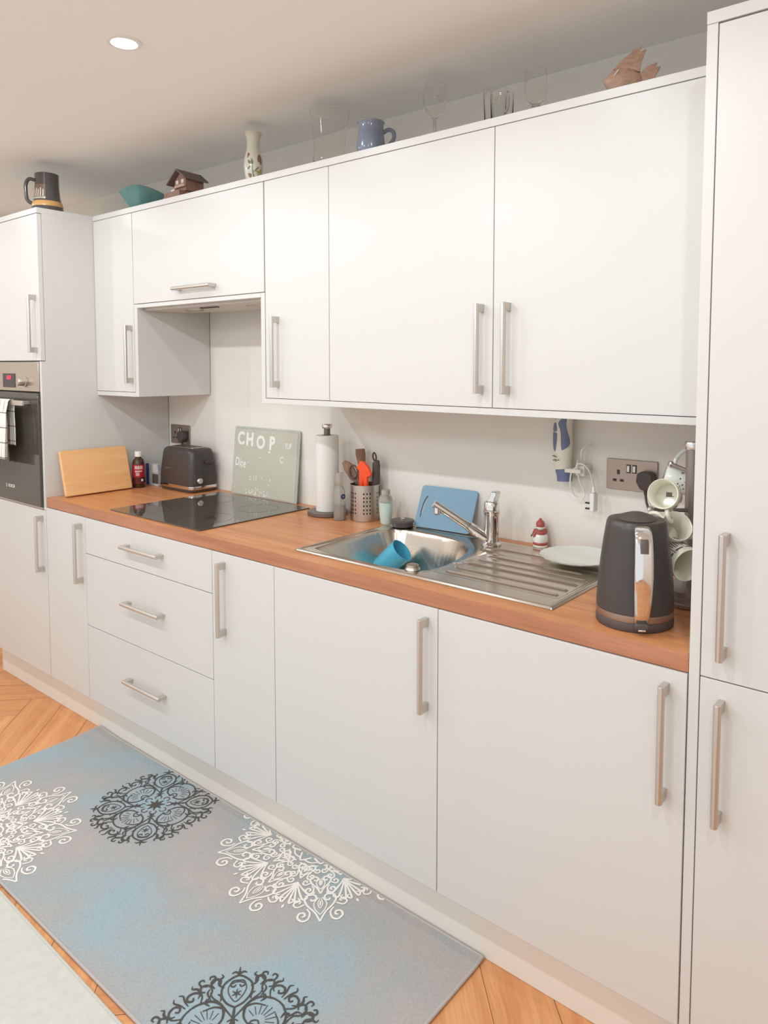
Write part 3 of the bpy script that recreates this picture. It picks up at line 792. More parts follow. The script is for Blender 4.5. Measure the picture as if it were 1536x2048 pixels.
# ------------------------------------------------------------------ paper towel, bottles, utensil pot
t = thing('paper_towel_holder', (-.376, .495, ZW), 'grey upright kitchen roll holder right of the glass board', 'kitchen roll holder')
c = (-.376,.495,ZW)
b = MB(); b.lathe([(0,.0005),(.070,.0005),(.073,.003),(.073,.013),(.071,.015),(0,.015)], c, 48); b.build('base', 'holder', t)
b = MB(); b.lathe([(.0115,.015),(.0115,.318)], c, 24); b.build('pole', 'holder', t)
b = MB(); b.lathe([(0,.317),(.017,.317),(.019,.321),(.019,.329),(.017,.333),(0,.334)], c, 28); b.build('knob', 'chrome', t)
t = thing('kitchen_roll', (-.376, .495, ZW+.016), 'white paper kitchen roll standing on the grey holder', 'kitchen roll')
b = MB(); b.lathe([(.020,.0),(.0415,.0),(.042,.002),(.042,.274),(.0412,.276),(.020,.276),(.020,.0)], (c[0],c[1],ZW+.0155), 48); b.build('paper', 'paper', t)
t = thing('washing_up_bottle', (-.272, .452, ZW), 'clear plastic squeeze bottle with a blue oval mark by the kitchen roll', 'bottle')
c = (-.272,.452,ZW)
b = MB(); b.lathe([(0,.0008),(.021,.0008),(.0235,.005),(.0235,.06),(.022,.075),(.0215,.10),(.017,.115),(.0115,.122),(.0115,.128)], c, 32, sx=1, sy=.8); b.build('bottle_body', 'clearpl', t)
b = MB(); b.lathe([(0,.003),(.0195,.003),(.0215,.006),(.0215,.055),(0,.055)], c, 32, sx=1, sy=.78); b.build('liquid', mat('clear_liquid', (196, 190, 180), .05, trans=.7, ior=1.33), t)
b = MB(); b.lathe([(.0145,.126),(.0155,.128),(.0145,.158),(.0125,.168),(0,.170)], c, 24); b.build('cap', 'clearpl', t)
b = MB(); wrap_text(b, 'O', .020, c, .0232, .085, aim+.35, .0025); b.build('oval_mark', 'ovalblue', t)
t = thing('utensil_pot', (-.208, .515, ZW), 'perforated steel utensil pot between clear bottle and green soap', 'utensil pot')
c = (-.208,.515,ZW); RP = .052; HP = .126
b = MB(); nseg = 72; zs = [0.0]
# perforated wall built as a shell with dark holes through it
def pot_wall(b, r, holes):
    nz = 60
    ang = [2*PI*i/144 for i in range(144)]
    vs = []; fs = []
    for k in range(nz+1):
        for a in ang: vs.append((c[0]+r*math.cos(a), c[1]+r*math.sin(a), c[2]+.001+HP*k/nz))
    for k in range(nz):
        z = HP*(k+.5)/nz
        for i in range(144):
            a = (i+.5)*2.5
            hole = False
            for hz in holes:
                if abs(z-hz) < .0034:
                    q = a % 60
                    for hc in (7.5, 20, 32.5):
                        if math.hypot((q-hc)*PI/180*r, z-hz) < .0034: hole = True
            if not hole: fs.append((k*144+i, k*144+(i+1)%144, (k+1)*144+(i+1)%144, (k+1)*144+i))
    b.add(vs, fs)
holes = [.028+.0138*i for i in range(6)]
pot_wall(b, RP, holes); pot_wall(b, RP-.0012, holes)
b.lathe([(0,.001),(RP,.001),(RP,.003),(0,.003)], c, 48)
b.lathe([(RP-.0014,HP),(RP-.0014,HP+.0015),(RP+.0015,HP+.0015),(RP+.0015,HP-.002),(RP,HP-.002)], c, 72); b.build('pot_body', 'steel', t, ang=60)
b = MB(); b.lathe([(0,.004),(RP-.006,.004),(RP-.006,.100)], c, 40); b.build('dark_liner', 'darkhole', t)
# utensils
def upright(label, cat, name, mt, pts, rs, flat=.35, extra=None, bev=0):
    b = MB(); b.tube(smooth_path(pts, 6), [x for x in interp(rs, (len(pts)-1)*6+1)], 14, flat=flat)
    if extra: extra(b)
    return tag(b.build(name, mt, loc=pts[0], ang=60), label, cat)
def interp(rs, n):
    out = []
    for i in range(n):
        t_ = i/(n-1)*(len(rs)-1); k = min(int(t_), len(rs)-2); out.append(rs[k]+(rs[k+1]-rs[k])*(t_-k))
    return out
# blades are flat in the plane facing the room: tube cross axis aligned through a custom ribbon
def ribbon(b, pts, ws, th, mi=0, n=14, face=Vector((.6,-.8,0))):
    P = smooth_path(pts, 6); W_ = interp(ws, len(P)); vs = []; fs = []
    for i, p in enumerate(P):
        t_ = (P[min(i+1,len(P)-1)]-P[max(i-1,0)]).normalized()
        sd = t_.cross(face).normalized(); nn = sd.cross(t_).normalized()
        for j in range(n):
            a = 2*PI*j/n; vs.append(p+sd*math.cos(a)*W_[i]+nn*math.sin(a)*th)
    for i in range(len(P)-1):
        for j in range(n): fs.append((i*n+j, i*n+(j+1)%n, (i+1)*n+(j+1)%n, (i+1)*n+j))
    fs.append(tuple(range(n))[::-1]); fs.append(tuple((len(P)-1)*n+j for j in range(n)))
    b.add(vs, fs, mi)
b = MB(); ribbon(b, [(-.205,.525,.93),(-.232,.515,1.02),(-.262,.512,1.055),(-.285,.51,1.085),(-.305,.508,1.102)], [.006,.007,.017,.019,.008], .004)
tag(b.build('wooden_spoon', 'spoonwood', loc=(-.25,.515,1.0), ang=60), 'brown wooden spoon leaning to the left in the steel pot', 'wooden spoon', 'utensils in the steel pot')
b = MB(); ribbon(b, [(-.215,.545,.93),(-.232,.54,1.03),(-.245,.54,1.09),(-.252,.54,1.13),(-.254,.54,1.150)], [.006,.007,.013,.018,.0165], .0035)
tag(b.build('wooden_spatula', 'spoonwood', loc=(-.24,.54,1.0), ang=60), 'tallest dark wooden spatula standing upright in the steel pot', 'wooden spatula', 'utensils in the steel pot')
t = thing('kitchen_scissors', (-.222, .505, 1.02), 'scissors with dark ring handles in the steel pot behind the orange tool', 'scissors')
for s, lab in ((-1, 0), (1, 0)):
    b = MB(); cx = -.228+s*.021
    b.tube([(cx+.019*math.cos(a), .500, 1.072+.023*math.sin(a)) for a in [2*PI*i/24 for i in range(25)]], .0032, 8, caps=False); b.build('finger_ring', 'blackmat', t)
b = MB(); ribbon(b, [(-.2,.505,.93),(-.216,.503,1.02),(-.226,.50,1.045)], [.011,.012,.010], .004); b.build('blades', 'greydark', t)
t = thing('orange_peeler', (-.185, .485, 1.02), 'bright orange plastic hand tool hanging over the front of the steel pot', 'kitchen tool')
b = MB(); b.M = frame((-.214,.500,1.016), (1,0,0), (0,.0,1)) @ Matrix.Diagonal((1.28,1.2,1,1))
b.prism([(-.004,0),(.010,0),(.011,.022),(.014,0),(.026,0),(.026,.036),(.037,.040),(.040,.046),(.028,.066),(.012,.080),(-.001,.082),(-.006,.068),(-.014,.062),(-.013,.059),(-.004,.052)], -.006, .006)
b.build('handle_head', 'orange', t, bevel=.003)
b = MB(); b.box(-.210, -.186, .498, .504, .965, 1.020); b.build('shank', 'orange', t, bevel=.002)
t = thing('potato_masher', (-.165, .53, 1.03), 'dark plastic handled utensil with a hanging loop, right in the steel pot', 'utensil')
b = MB(); ribbon(b, [(-.175,.532,.94),(-.172,.532,1.0),(-.170,.532,1.10),(-.171,.532,1.112)], [.009,.014,.0135,.009], .008); b.build('grip', 'blackmat', t)
b = MB(); b.tube([(-.178+.0075*math.cos(a)-.002*math.sin(a), .532, 1.128+.014*math.sin(a)) for a in [2*PI*i/24 for i in range(25)]], .0030, 8, caps=False); b.build('hanging_loop', 'blackmat', t)

t = thing('soap_bottle', (-.098, .508, ZW), 'pale aqua soap bottle with clear neck right of the utensil pot', 'bottle')
c = (-.098,.500,ZW)
b = MB(); b.lathe([(0,.0008),(.018,.0008),(.021,.006),(.0255,.05),(.0265,.076),(0,.076)], c, 32, sx=1, sy=.8); b.build('liquid', 'soap', t)
b = MB(); b.lathe([(.027,.0765),(.0262,.088),(.022,.098),(.0165,.102),(0,.102)], c, 32, sx=1, sy=.8); b.build('neck', 'clearpl', t)
b = MB(); b.lathe([(.0150,.1025),(.0155,.104),(.0155,.118),(.014,.120),(0,.120)], c, 24); b.build('cap', 'clearpl', t)

# blue board with hand slot, behind the sink
Bb = frame((.018, .514, ZW+.0068), (1,.05,0), (.10,.42,1.0))
b = MB(); b.M = Bb
outer = [(x_+.30*y_*0, y_) for x_, y_ in rrect(0, .218, 0, .142, .012)]
slot = [(.014+.010*(y_/.1)+dx, y_) for y_, dx in ((.028,0),(.05,-.0045),(.075,-.005),(.098,-.002),(.108,.004),(.103,.009),(.08,.004),(.05,.003))]
def plate_hole(b, outer, hole, d0, d1):
    bm = bmesh.new(); ov = [bm.verts.new((x_,y_,0)) for x_,y_ in outer]; hv = [bm.verts.new((x_,y_,0)) for x_,y_ in hole]
    es = [bm.edges.new((ov[i],ov[(i+1)%len(ov)])) for i in range(len(ov))]+[bm.edges.new((hv[i],hv[(i+1)%len(hv)])) for i in range(len(hv))]
    bmesh.ops.triangle_fill(bm, edges=es, use_beauty=True); bm.verts.index_update()
    vs = [v.co.copy() for v in bm.verts]; n_ = len(vs)
    allv = [(v.x,v.y,d0) for v in vs]+[(v.x,v.y,d1) for v in vs]; fs = []
    for f in bm.faces:
        idx = [v.index for v in f.verts]; fs.append(tuple(idx)[::-1]); fs.append(tuple(i+n_ for i in idx))
    no, nh = len(outer), len(hole)
    for i in range(no): fs.append((i,(i+1)%no,(i+1)%no+n_,i+n_))
    for i in range(nh): fs.append((no+i,no+(i+1)%nh,no+(i+1)%nh+n_,no+i+n_))
    b.add(allv, fs); bm.free()
plate_hole(b, outer, slot, 0, .006)
tag(b.build('cutting_board', 'boardblue', loc=(.12,.53,ZW+.006)), 'blue plastic cutting board with curved hand slot leaning behind the tap', 'cutting board')

# father christmas style figurine
t = thing('christmas_figurine', (.474, .549, ZW), 'tiny white figurine with red hat and scarf against the back wall', 'figurine')
c = (.474,.548,ZW)
b = MB(); b.lathe([(0,.0005),(.020,.0005),(.022,.004),(.021,.009),(.0,.009)], c, 28); b.build('white_foot', 'porcelain', t)
b = MB(); b.lathe([(.0205,.009),(.0225,.013),(.0215,.018),(.019,.022)], c, 28); b.build('red_hem', 'red', t)
b = MB(); b.lathe([(.019,.012),(.0235,.022),(.0225,.036),(.017,.046),(0,.048)], c, 28); b.build('white_belly', 'porcelain', t)
b = MB(); b.tube([(c[0]+.0145*math.cos(a), c[1]+.0145*math.sin(a), c[2]+.048+.002*math.sin(a*2)) for a in [2*PI*i/24 for i in range(25)]], .0072, 10, caps=False)
b.tube([(c[0]-.006,c[1]-.014,c[2]+.047),(c[0]-.010,c[1]-.019,c[2]+.040),(c[0]-.008,c[1]-.021,c[2]+.034)], [.006,.0065,.004], 10); b.build('red_scarf', 'red', t)
b = MB(); b.lathe([(.0,.052),(.010,.054),(.0135,.060),(.012,.064),(0,.066)], c, 24); b.build('white_brim', 'porcelain', t)
b = MB(); b.lathe([(.0125,.063),(.0135,.070),(.0115,.078),(.006,.083),(.004,.085),(.004,.088),(0,.089)], c, 24); b.build('red_hat', 'red', t)
b = MB(); b.tube([(c[0]-.014,c[1]-.014,c[2]+.050),(c[0]-.020,c[1]-.018,c[2]+.036)], .0014, 6); b.lathe([(0,-.003),(.003,0),(0,.003)], (c[0]-.020,c[1]-.018,c[2]+.036), 8); b.build('dark_stick', 'darkhole', t)

# ------------------------------------------------------------------ hand blender on the wall
t = thing('hand_blender', (.563, .545, 1.2), 'white and blue hand blender hanging on the wall bracket under the cabinet', 'hand blender')
bx, by = .547, .543
P = [(bx+.004,by,1.134),(bx+.001,by,1.150),(bx-.002,by,1.175),(bx-.001,by,1.205),(bx-.002,by,1.245),(bx-.001,by,1.275),(bx+.006,by,1.298),(bx+.014,by,1.312)]
b = MB(); ribbon(b, P[1:], [.026,.028,.030,.031,.029,.025,.020], .022, face=Vector((0,-1,0)), n=20); b.build('body', 'beige', t)
b = MB(); ribbon(b, [(bx+.007,by,1.114),(bx+.006,by,1.130),(bx+.002,by,1.150)], [.0225,.023,.025], .020, face=Vector((0,-1,0)), n=20); b.build('blue_collar', 'gripblue', t)
def decal(pts, nm, mt):
    b = MB(); k = len(pts)
    # wrap on an oval body: y follows the cross section
    def yy(x_): 
        q = max(-.98, min(.98, (x_-bx)/.031)); return by-.0222*math.sqrt(1-q*q)-.0016
    vs = []; cx = sum(p[0] for p in pts)/k; cz = sum(p[1] for p in pts)/k
    P_ = smooth_path([(p[0],0,p[1]) for p in pts], 4, True); n_ = len(P_)
    rings = [1, .75, .5, .25]
    for s_ in rings:
        for p in P_:
            x_, z_ = cx+(p.x-cx)*s_, cz+(p.z-cz)*s_; vs.append((x_, yy(x_), z_))
    vs.append((cx, yy(cx), cz)); fs = []
    for q in range(3):
        for i in range(n_): fs.append((q*n_+i, q*n_+(i+1)%n_, (q+1)*n_+(i+1)%n_, (q+1)*n_+i))
    for i in range(n_): fs.append((3*n_+i, 3*n_+(i+1)%n_, 4*n_))
    b.add(vs, fs); b.build(nm, mt, t)
decal([(bx-.025,1.263),(bx-.020,1.283),(bx-.013,1.281),(bx-.010,1.262),(bx-.018,1.259)], 'upper_button', 'gripblue')
decal([(bx-.026,1.254),(bx-.014,1.256),(bx-.009,1.251),(bx-.011,1.222),(bx-.016,1.201),(bx-.023,1.214)], 'lower_button', 'gripblue')
decal([(bx+.020,1.305),(bx-.004,1.286),(bx+.003,1.260),(bx+.006,1.212),(bx+.012,1.208),(bx+.026,1.220),(bx+.027,1.238),(bx+.020,1.270),(bx+.018,1.290)], 'side_grip', 'gripblue')
b = MB()
for dx_, dz_, w_ in ((-.019,1.188,.006),(-.012,1.186,.005),(-.018,1.176,.003),(-.012,1.178,.003),(-.011,1.174,.003),(-.003,1.177,.006)):
    b.box(bx+dx_-w_/2, bx+dx_+w_/2, by-.0255, by-.0190, dz_-.001, dz_+.001)
b.build('worn_print', 'brownprint', t)
t = thing('wall_bracket', (.60, .56, 1.15), 'small white wall bracket holding the blender cable', 'bracket')
b = MB(); b.box(.568, .618, .512, .528, 1.144, 1.156); b.box(.594, .622, .528, YW-.001, 1.136, 1.166); b.build('bracket_arm', 'white', t, bevel=.002)
t = thing('blender_cable', (.60, .55, 1.15), 'white cable looped over the bracket, its plug with two brass pins hanging', 'cable')
b = MB()
b.tube(smooth_path([(.585,.556,1.162),(.598,.535,1.180),(.604,.520,1.172),(.602,.516,1.160),(.590,.515,1.150),(.583,.520,1.12),(.578,.540,1.09),(.588,.555,1.068),(.605,.555,1.066),(.614,.55,1.085),(.608,.53,1.12),(.604,.518,1.158),(.610,.515,1.172),(.628,.520,1.168),(.640,.530,1.145),(.645,.536,1.118),(.646,.538,1.108)], 8), .0026, 8)
b.tube(smooth_path([(.604,.556,1.162),(.606,.540,1.200),(.616,.545,1.218),(.628,.560,1.224)], 8), .0026, 8); b.build('cord', 'white', t)
b = MB(); b.tube([(.6465,.538,1.108),(.647,.538,1.095),(.648,.538,1.09)], [.004,.005,.007], 12); b.box(.641, .655, .524, .552, 1.037, 1.09); pb = b.build('plug_body', 'white', t, bevel=.003)
for z in (1.060, 1.044):
    b = MB(); b.box(.625, .641, .531, .537, z-.0022, z+.0022); b.build('pin', 'darkhole', t)

# ------------------------------------------------------------------ kettle
KX, KY = .940, .112
t = thing('electric_kettle', (KX, KY, ZW), 'tall black kettle with a chrome handle strip on the right of the worktop', 'kettle')
c = (KX, KY, ZW)
b = MB(); b.lathe([(0,.0005),(.079,.0005),(.0805,.003),(.0805,.016),(.079,.019),(0,.019)], c, 64); b.build('power_base', 'blackmat', t)
b = MB(); b.lathe([(.0795,.0195),(.0805,.022),(.0802,.034)], c, 64); b.lathe([(.079,.034),(.0795,.0343)], c, 64); b.build('chrome_band', 'socket', t)
hd = Vector((1.519-KX, -1.3745-KY, 0)).normalized(); ha = math.atan2(hd.y, hd.x)+R(9)
prof = [(.0800,.0345),(.0798,.05),(.0775,.09),(.073,.135),(.068,.175),(.0635,.205),(.0615,.216),(.058,.221)]
vs = []; fs = []; n = 96
for (r_, z) in prof:
    for i in range(n): vs.append((KX+r_*math.cos(2*PI*i/n), KY+r_*math.sin(2*PI*i/n), ZW+z))
for k in range(len(prof)-1):
    for i in range(n): fs.append((k*n+i, k*n+(i+1)%n, (k+1)*n+(i+1)%n, (k+1)*n+i))
b = MB(); b.add(vs, fs); b.lathe([(.058,.221),(.045,.2225),(0,.223)], c, 96); b.build('body', 'kettle', t)
b = MB(); b.M = Matrix.Translation((KX, KY, ZW+.223)) @ Matrix.Rotation(ha+PI, 4, 'Z')
b.lathe([(0,.012),(.018,.0115),(.036,.006),(.046,.0)], (-.004,0,0), 40, sx=1, sy=.9); b.build('lid', 'blackmat', t)
b = MB(); b.M = Matrix.Translation((KX, KY, ZW)) @ Matrix.Rotation(ha+PI, 4, 'Z')
b.add([(.055,-.014,.215),(.055,.014,.215),(.080,0,.214),(.060,-.012,.185),(.060,.012,.185),(.072,0,.19)], [(0,1,2),(0,2,5,3),(1,4,5,2),(3,5,4),(0,3,4,1)]); b.build('spout', 'kettle', t)
# handle: chrome strap bowing away from the body on the room side
Hm = Matrix.Translation((KX, KY, ZW)) @ Matrix.Rotation(ha, 4, 'Z')
def strap(b, prof_, halfw, th):
    P_ = smooth_path([(a_, 0, z_) for a_, z_ in prof_], 6); W_ = interp(halfw, len(P_)); vs = []; fs = []; n_ = 16
    for i, p in enumerate(P_):
        t_ = (P_[min(i+1,len(P_)-1)]-P_[max(i-1,0)]).normalized(); nn = Vector((0,1,0)).cross(t_).normalized()
        for j in range(n_):
            a = 2*PI*j/n_; ca, sa = math.cos(a), math.sin(a)
            vs.append(p+Vector((0,1,0))*W_[i]*math.copysign(abs(ca)**.6, ca)+nn*th*math.copysign(abs(sa)**.6, sa))
    for i in range(len(P_)-1):
        for j in range(n_): fs.append((i*n_+j, i*n_+(j+1)%n_, (i+1)*n_+(j+1)%n_, (i+1)*n_+j))
    fs.append(tuple(range(n_))[::-1]); fs.append(tuple((len(P_)-1)*n_+j for j in range(n_)))
    b.M = Hm; b.add(vs, fs)
b = MB(); strap(b, [(.060,.214),(.080,.2125),(.094,.200),(.104,.165),(.107,.125),(.104,.085),(.096,.050),(.088,.030),(.084,.022)], [.0155,.0165,.0175,.0185,.019,.018,.016,.014,.013], .006); hn = b.build('handle', 'chrome', t, ang=60)
b = MB(); strap(b, [(.100,.199),(.1045,.188),(.1085,.172)], [.0080,.0085,.0080], .0035); b.build('switch', 'greydark', hn, ang=60)
b = MB(); b.M = Hm; b.box(.0795,.100,-.014,.014,.014,.026); b.build('handle_foot', 'blackmat', hn, bevel=.003)
b = MB(); b.M = Hm; b.box(.092,.102,-.008,.008,.011,.0155); b.build('foot_chrome', 'chrome', hn, bevel=.002)

# ------------------------------------------------------------------ mug tree and mugs
MX, MY = .991, .312
t = thing('mug_tree', (MX, MY, ZW), 'grey metal mug tree squeezed between kettle and right cupboard', 'mug tree')
c = (MX, MY, ZW)
b = MB(); b.lathe([(0,.0005),(.068,.0005),(.070,.003),(.070,.010),(.066,.013),(.066,.022),(.062,.024),(.062,.036),(.058,.038),(0,.038)], c, 48); b.build('base', 'greypole', t)
b = MB(); b.lathe([(.0150,.038),(.0150,.358)], c, 28); b.build('pole', 'greypole', t)
b = MB(); b.lathe([(0,.355),(.018,.355),(.0195,.358),(.0195,.370),(.018,.373),(0,.374)], c, 28); b.build('cap', 'chrome', t)
def arm(dx, dy, z, up_):
    b = MB(); e = Vector((MX+dx, MY+dy, z+up_)); s_ = Vector((MX, MY, z)); dv_ = (e-s_).normalized()
    b.tube([s_+dv_*.014, e], .0045, 10); a_ = b.build('arm', 'greypole', t)
    b = MB(); b.lathe([(0,-.008),(.0057,-.0057),(.008,0),(.0057,.0057),(0,.008)], tuple(e), 16); b.build('ball_end', 'chrome', a_)
arm(-.058, -.100, 1.118, .010); arm(-.060, .030, 1.205, .012); arm(-.002, -.085, .995, .010); arm(.055, .055, 1.12, .012)
def mug(rim, axis, r, depth, name, label, mt='cream', handle_dir=None, deco=None, taper=.86, hl=.032):
    axis = Vector(axis).normalized()                 # from base to open rim
    t = thing(name, tuple(Vector(rim)-axis*depth), label, 'mug', None)
    X = axis.cross(Vector((0,0,1))).normalized(); Y = axis.cross(X)
    Fm = Matrix.Identity(4); O = Vector(rim)-axis*depth
    for i in range(3): Fm[i][0] = X[i]; Fm[i][1] = Y[i]; Fm[i][2] = axis[i]; Fm[i][3] = O[i]
    b = MB(); b.M = Fm
    b.lathe([(0,.0),(r*taper*.9,.0),(r*taper,.004),(r,depth-.002),(r-.001,depth),(r-.003,depth-.001),(r*taper-.003,.008),(0,.005)], (0,0,0), 44); bd = b.build('mug_body', mt, t, ang=60)
    if handle_dir is not None:
        h = Fm.inverted().to_3x3() @ Vector(handle_dir); a = math.atan2(h.y, h.x)
        b = MB(); b.M = Fm @ Matrix.Rotation(a, 4, 'Z')
        r1 = r*(taper+(1-taper)*.8)-.001; r0 = r*(taper+(1-taper)*.2)-.001
        b.tube(smooth_path([(r1,0,depth*.82),(r1+hl*.6,0,depth*.84),(r1+hl,0,depth*.62),(r1+hl*.9,0,depth*.36),(r0+hl*.4,0,depth*.18),(r0,0,depth*.20)], 6), .0050, 10); b.build('handle', mt, t, ang=60)
    if deco: deco(Fm, bd, r, depth, taper)
    return t
def toC(p): return (Vector((1.519,-1.3745,1.4458))-Vector(p)).normalized()
def logo_deco(Fm, bd, r, depth, taper):
    b = MB(); b.M = Fm @ Matrix.Rotation(R(0), 4, 'Z')
    z = .0062
    b.add([(-.016,-.004,z),(-.010,-.009,z),(-.006,-.009,z),(-.006,-.0075,z),(-.0095,-.0075,z),(-.0138,-.004,z),(-.0095,-.0005,z),(-.006,-.0005,z),(-.006,.001,z),(-.010,.001,z)], [(0,1,2,3,4,5,6,7,8,9)])
    b.box(-.006, .006, -.009, .001, z-.0005, z+.0003); b.box(.006, .0068, -.016, .004, z-.0005, z+.0003)
    b.build('house_print', 'brownprint', bd)
def lace_deco(Fm, bd, r, depth, taper, mt='blackprint', kind=0):
    b = MB(); b.M = Fm; rr_ = random.Random(4)
    def rad(z): return r*(taper+(1-taper)*z/depth)+.0004
    def patch(a0, a1, z0, z1):
        n_ = 4; vs = []; fs = []
        for i in range(n_+1):
            a = a0+(a1-a0)*i/n_
            vs += [(rad(z0)*math.cos(a), rad(z0)*math.sin(a), z0), (rad(z1)*math.cos(a), rad(z1)*math.sin(a), z1)]
        for i in range(n_): fs.append((2*i,2*i+2,2*i+3,2*i+1))
        b.add(vs, fs)
    if kind == 0:
        for k in range(110):
            a = rr_.uniform(0, 2*PI); z = rr_.uniform(depth*.35, depth*.85); patch(a, a+rr_.uniform(.03,.12), z, z+rr_.uniform(.001,.003))
    else:
        for q in range(9):
            a = q*2*PI/9
            for w_, z0_, z1_ in ((.50,.012,.016),(.50,depth-.020,depth-.015)): patch(a+.05, a+.05+w_, z0_, z1_)
            for k in (0,1,2,3): patch(a+.05+k*.14, a+.05+k*.14+.06, .020+.004*abs(k-1.5), depth-.024-.004*abs(k-1.5))
            patch(a+.62, a+.66, .01, depth-.012)
    b.build('pattern', mt, bd)
pB = (.966, .190, 1.170)
mug((.968,.186,1.171), toC(pB)+Vector((-.22,-.0,.06)), .0335, .072, 'mug', 'cream mug with a small house logo inside, hanging above the kettle lid', handle_dir=(.2,.3,-1), deco=logo_deco, hl=.026)
mug((1.001,.188,1.105), toC((.985,.2,1.1))+Vector((.45,.1,.50)), .0340, .072, 'mug', 'cream mug with open rim facing out, hanging right behind the kettle', handle_dir=(-.9,-.1,.5), deco=lambda *a: lace_deco(*a, mt='tan', kind=0), hl=.024)
mug((1.034,.166,1.028), toC((1.0,.2,1.0))+Vector((.80,.1,-.55)), .0375, .078, 'mug', 'lowest mug on the tree with dark geometric pattern outside', handle_dir=(.7,.2,.5), deco=lambda *a: lace_deco(*a, kind=1), hl=.024)
mug((.985,.385,1.165), Vector((.85,.35,-.25)), .0340, .082, 'mug', 'white mug with grey lace pattern at the top back of the mug tree', mt='porcelain', handle_dir=(-.35,0,1), deco=lambda *a: lace_deco(*a, kind=0), hl=.046)

# ------------------------------------------------------------------ things on top of the cabinets
ZTT = ZT+.0006
# stein
t = thing('beer_stein', (-1.634, .10, ZT), 'dark glazed stein with tan band standing on the oven tower', 'mug')
c = (-1.640,.105,ZTT)
b = MB(); b.lathe([(0,0),(.066,0),(.067,.006),(.062,.022),(.058,.036),(.0505,.07),(.047,.11),(.0465,.150),(.047,.166),(.045,.168),(.0435,.166),(.0435,.02),(0,.012)], c, 48); b.build('body', 'stein', t)
b = MB(); b.lathe([(.0605,.030),(.0605,.034),(.057,.050),(.0545,.052)], c, 48); b.build('tan_band', 'tan', t)
av = math.atan2(-1.3745-.105, 1.519+1.64)
b = MB(); b.lathe([(.0535,.066),(.0490,.096),(.0482,.118)], c, 20, 0, av-1.25, av-.12); pn = b.build('picture_panel', 'brownprint', t)
b = MB(); b.lathe([(.0545,.058),(.0537,.066)], c, 20, 0, av-1.25, av-.12); b.build('caption_strip', mat('caption_cream', (178,174,158), .3), pn)
b = MB()
for k in range(5):
    a = av-1.15+k*.2; b.lathe([(.0536,.068),(.0508,.084),(.0494,.098+.006*(k%2))], c, 2, 0, a, a+.09)
b.build('printed_figures', 'vaseneck', pn)
hm = Matrix.Translation((c[0],c[1],c[2])) @ Matrix.Rotation(av-R(88), 4, 'Z')
b = MB(); b.M = hm; b.tube(smooth_path([(.046,0,.140),(.066,0,.142),(.078,0,.120),(.079,0,.085),(.074,0,.055),(.056,0,.042)], 6), .0075, 12); b.build('handle', 'stein', t)
# teal leaf-shaped bowl
t = thing('leaf_bowl', (-1.27, .32, ZT), 'teal leaf-shaped bowl with pointed ends on top of the wall cabinets', 'bowl')
b = MB(); vs = []; fs = []; nu, nv = 40, 24
Lb = .096
dirx = Vector((.79,.62,0)); diry = Vector((-.62,.79,0)); O = Vector((-1.262, .315, ZTT))
for side in (0, 1):
    base = len(vs)
    for i in range(nu+1):
        u_ = -1+2*i/nu
        for j in range(nv+1):
            v_ = -1+2*j/nv; h_ = abs(v_)
            px_ = u_*(.034+(Lb-.034)*h_**.85)
            yy_ = math.copysign(h_**.55, v_)*.050*(1-abs(u_)**1.5)
            zz = h_*(.072+.024*(1-u_*u_)-.006*u_+.010*max(0,-u_-.75))+(.003 if side else 0)
            vs.append(O+dirx*px_+diry*yy_*(.96 if side else 1)+Vector((0,0,zz)))
    for i in range(nu):
        for j in range(nv):
            a = base+i*(nv+1)+j; fs.append((a, a+1, a+nv+2, a+nv+1))
b.add(vs, fs); b.build('dish', 'teal', t, ang=70)
# little wooden house
t = thing('model_house', (-.93, .35, ZT), 'small brown wooden chalet model on top of the wall cabinets', 'ornament')
Hh = Matrix.Translation((-.925, .300, ZTT)) @ Matrix.Rotation(R(-4), 4, 'Z')
def hb():
    b = MB(); b.M = Hh; return b
b = hb(); b.box(-.082, .030, -.052, .050, 0, .026); b.build('base_block', 'brownwood', t)
b = hb(); b.box(-.040, .040, -.030, .045, .026, .070); b.add([(-.040,-.030,.070),(.040,-.030,.070),(0,-.030,.098),(-.040,.045,.070),(.040,.045,.070),(0,.045,.098)], [(0,1,2),(3,5,4),(0,2,5,3),(1,4,5,2)]); b.build('walls', 'brownwood', t)
for s in (-1, 1):
    w_ = .074 if s < 0 else .056
    z_ = .064 if s < 0 else .072
    b = hb(); q = [(0,-.048,.108),(0,.058,.104),(s*w_,.056,z_-.004),(s*w_,-.046,z_)]
    b.add([(x_,y_,zz_) for x_,y_,zz_ in q]+[(x_,y_,zz_-.006) for x_,y_,zz_ in q], [(0,1,2,3),(7,6,5,4),(0,4,5,1),(1,5,6,2),(2,6,7,3),(3,7,4,0)]); b.build('roof_slope', 'roofwood', t)
for wx, wz in ((-.018,.062),(.020,.062)):
    b = hb(); b.box(wx-.008, wx+.008, -.033, -.0295, wz-.007, wz+.007); b.build('window', 'vaseneck', t)
b = hb(); b.box(-.030, .040, -.038, -.031, .040, .050); b.build('balcony', 'fishwood', t)
b = hb(); b.box(-.058, -.034, -.036, -.024, .026, .040); b.build('white_ledge', 'vaseneck', t)
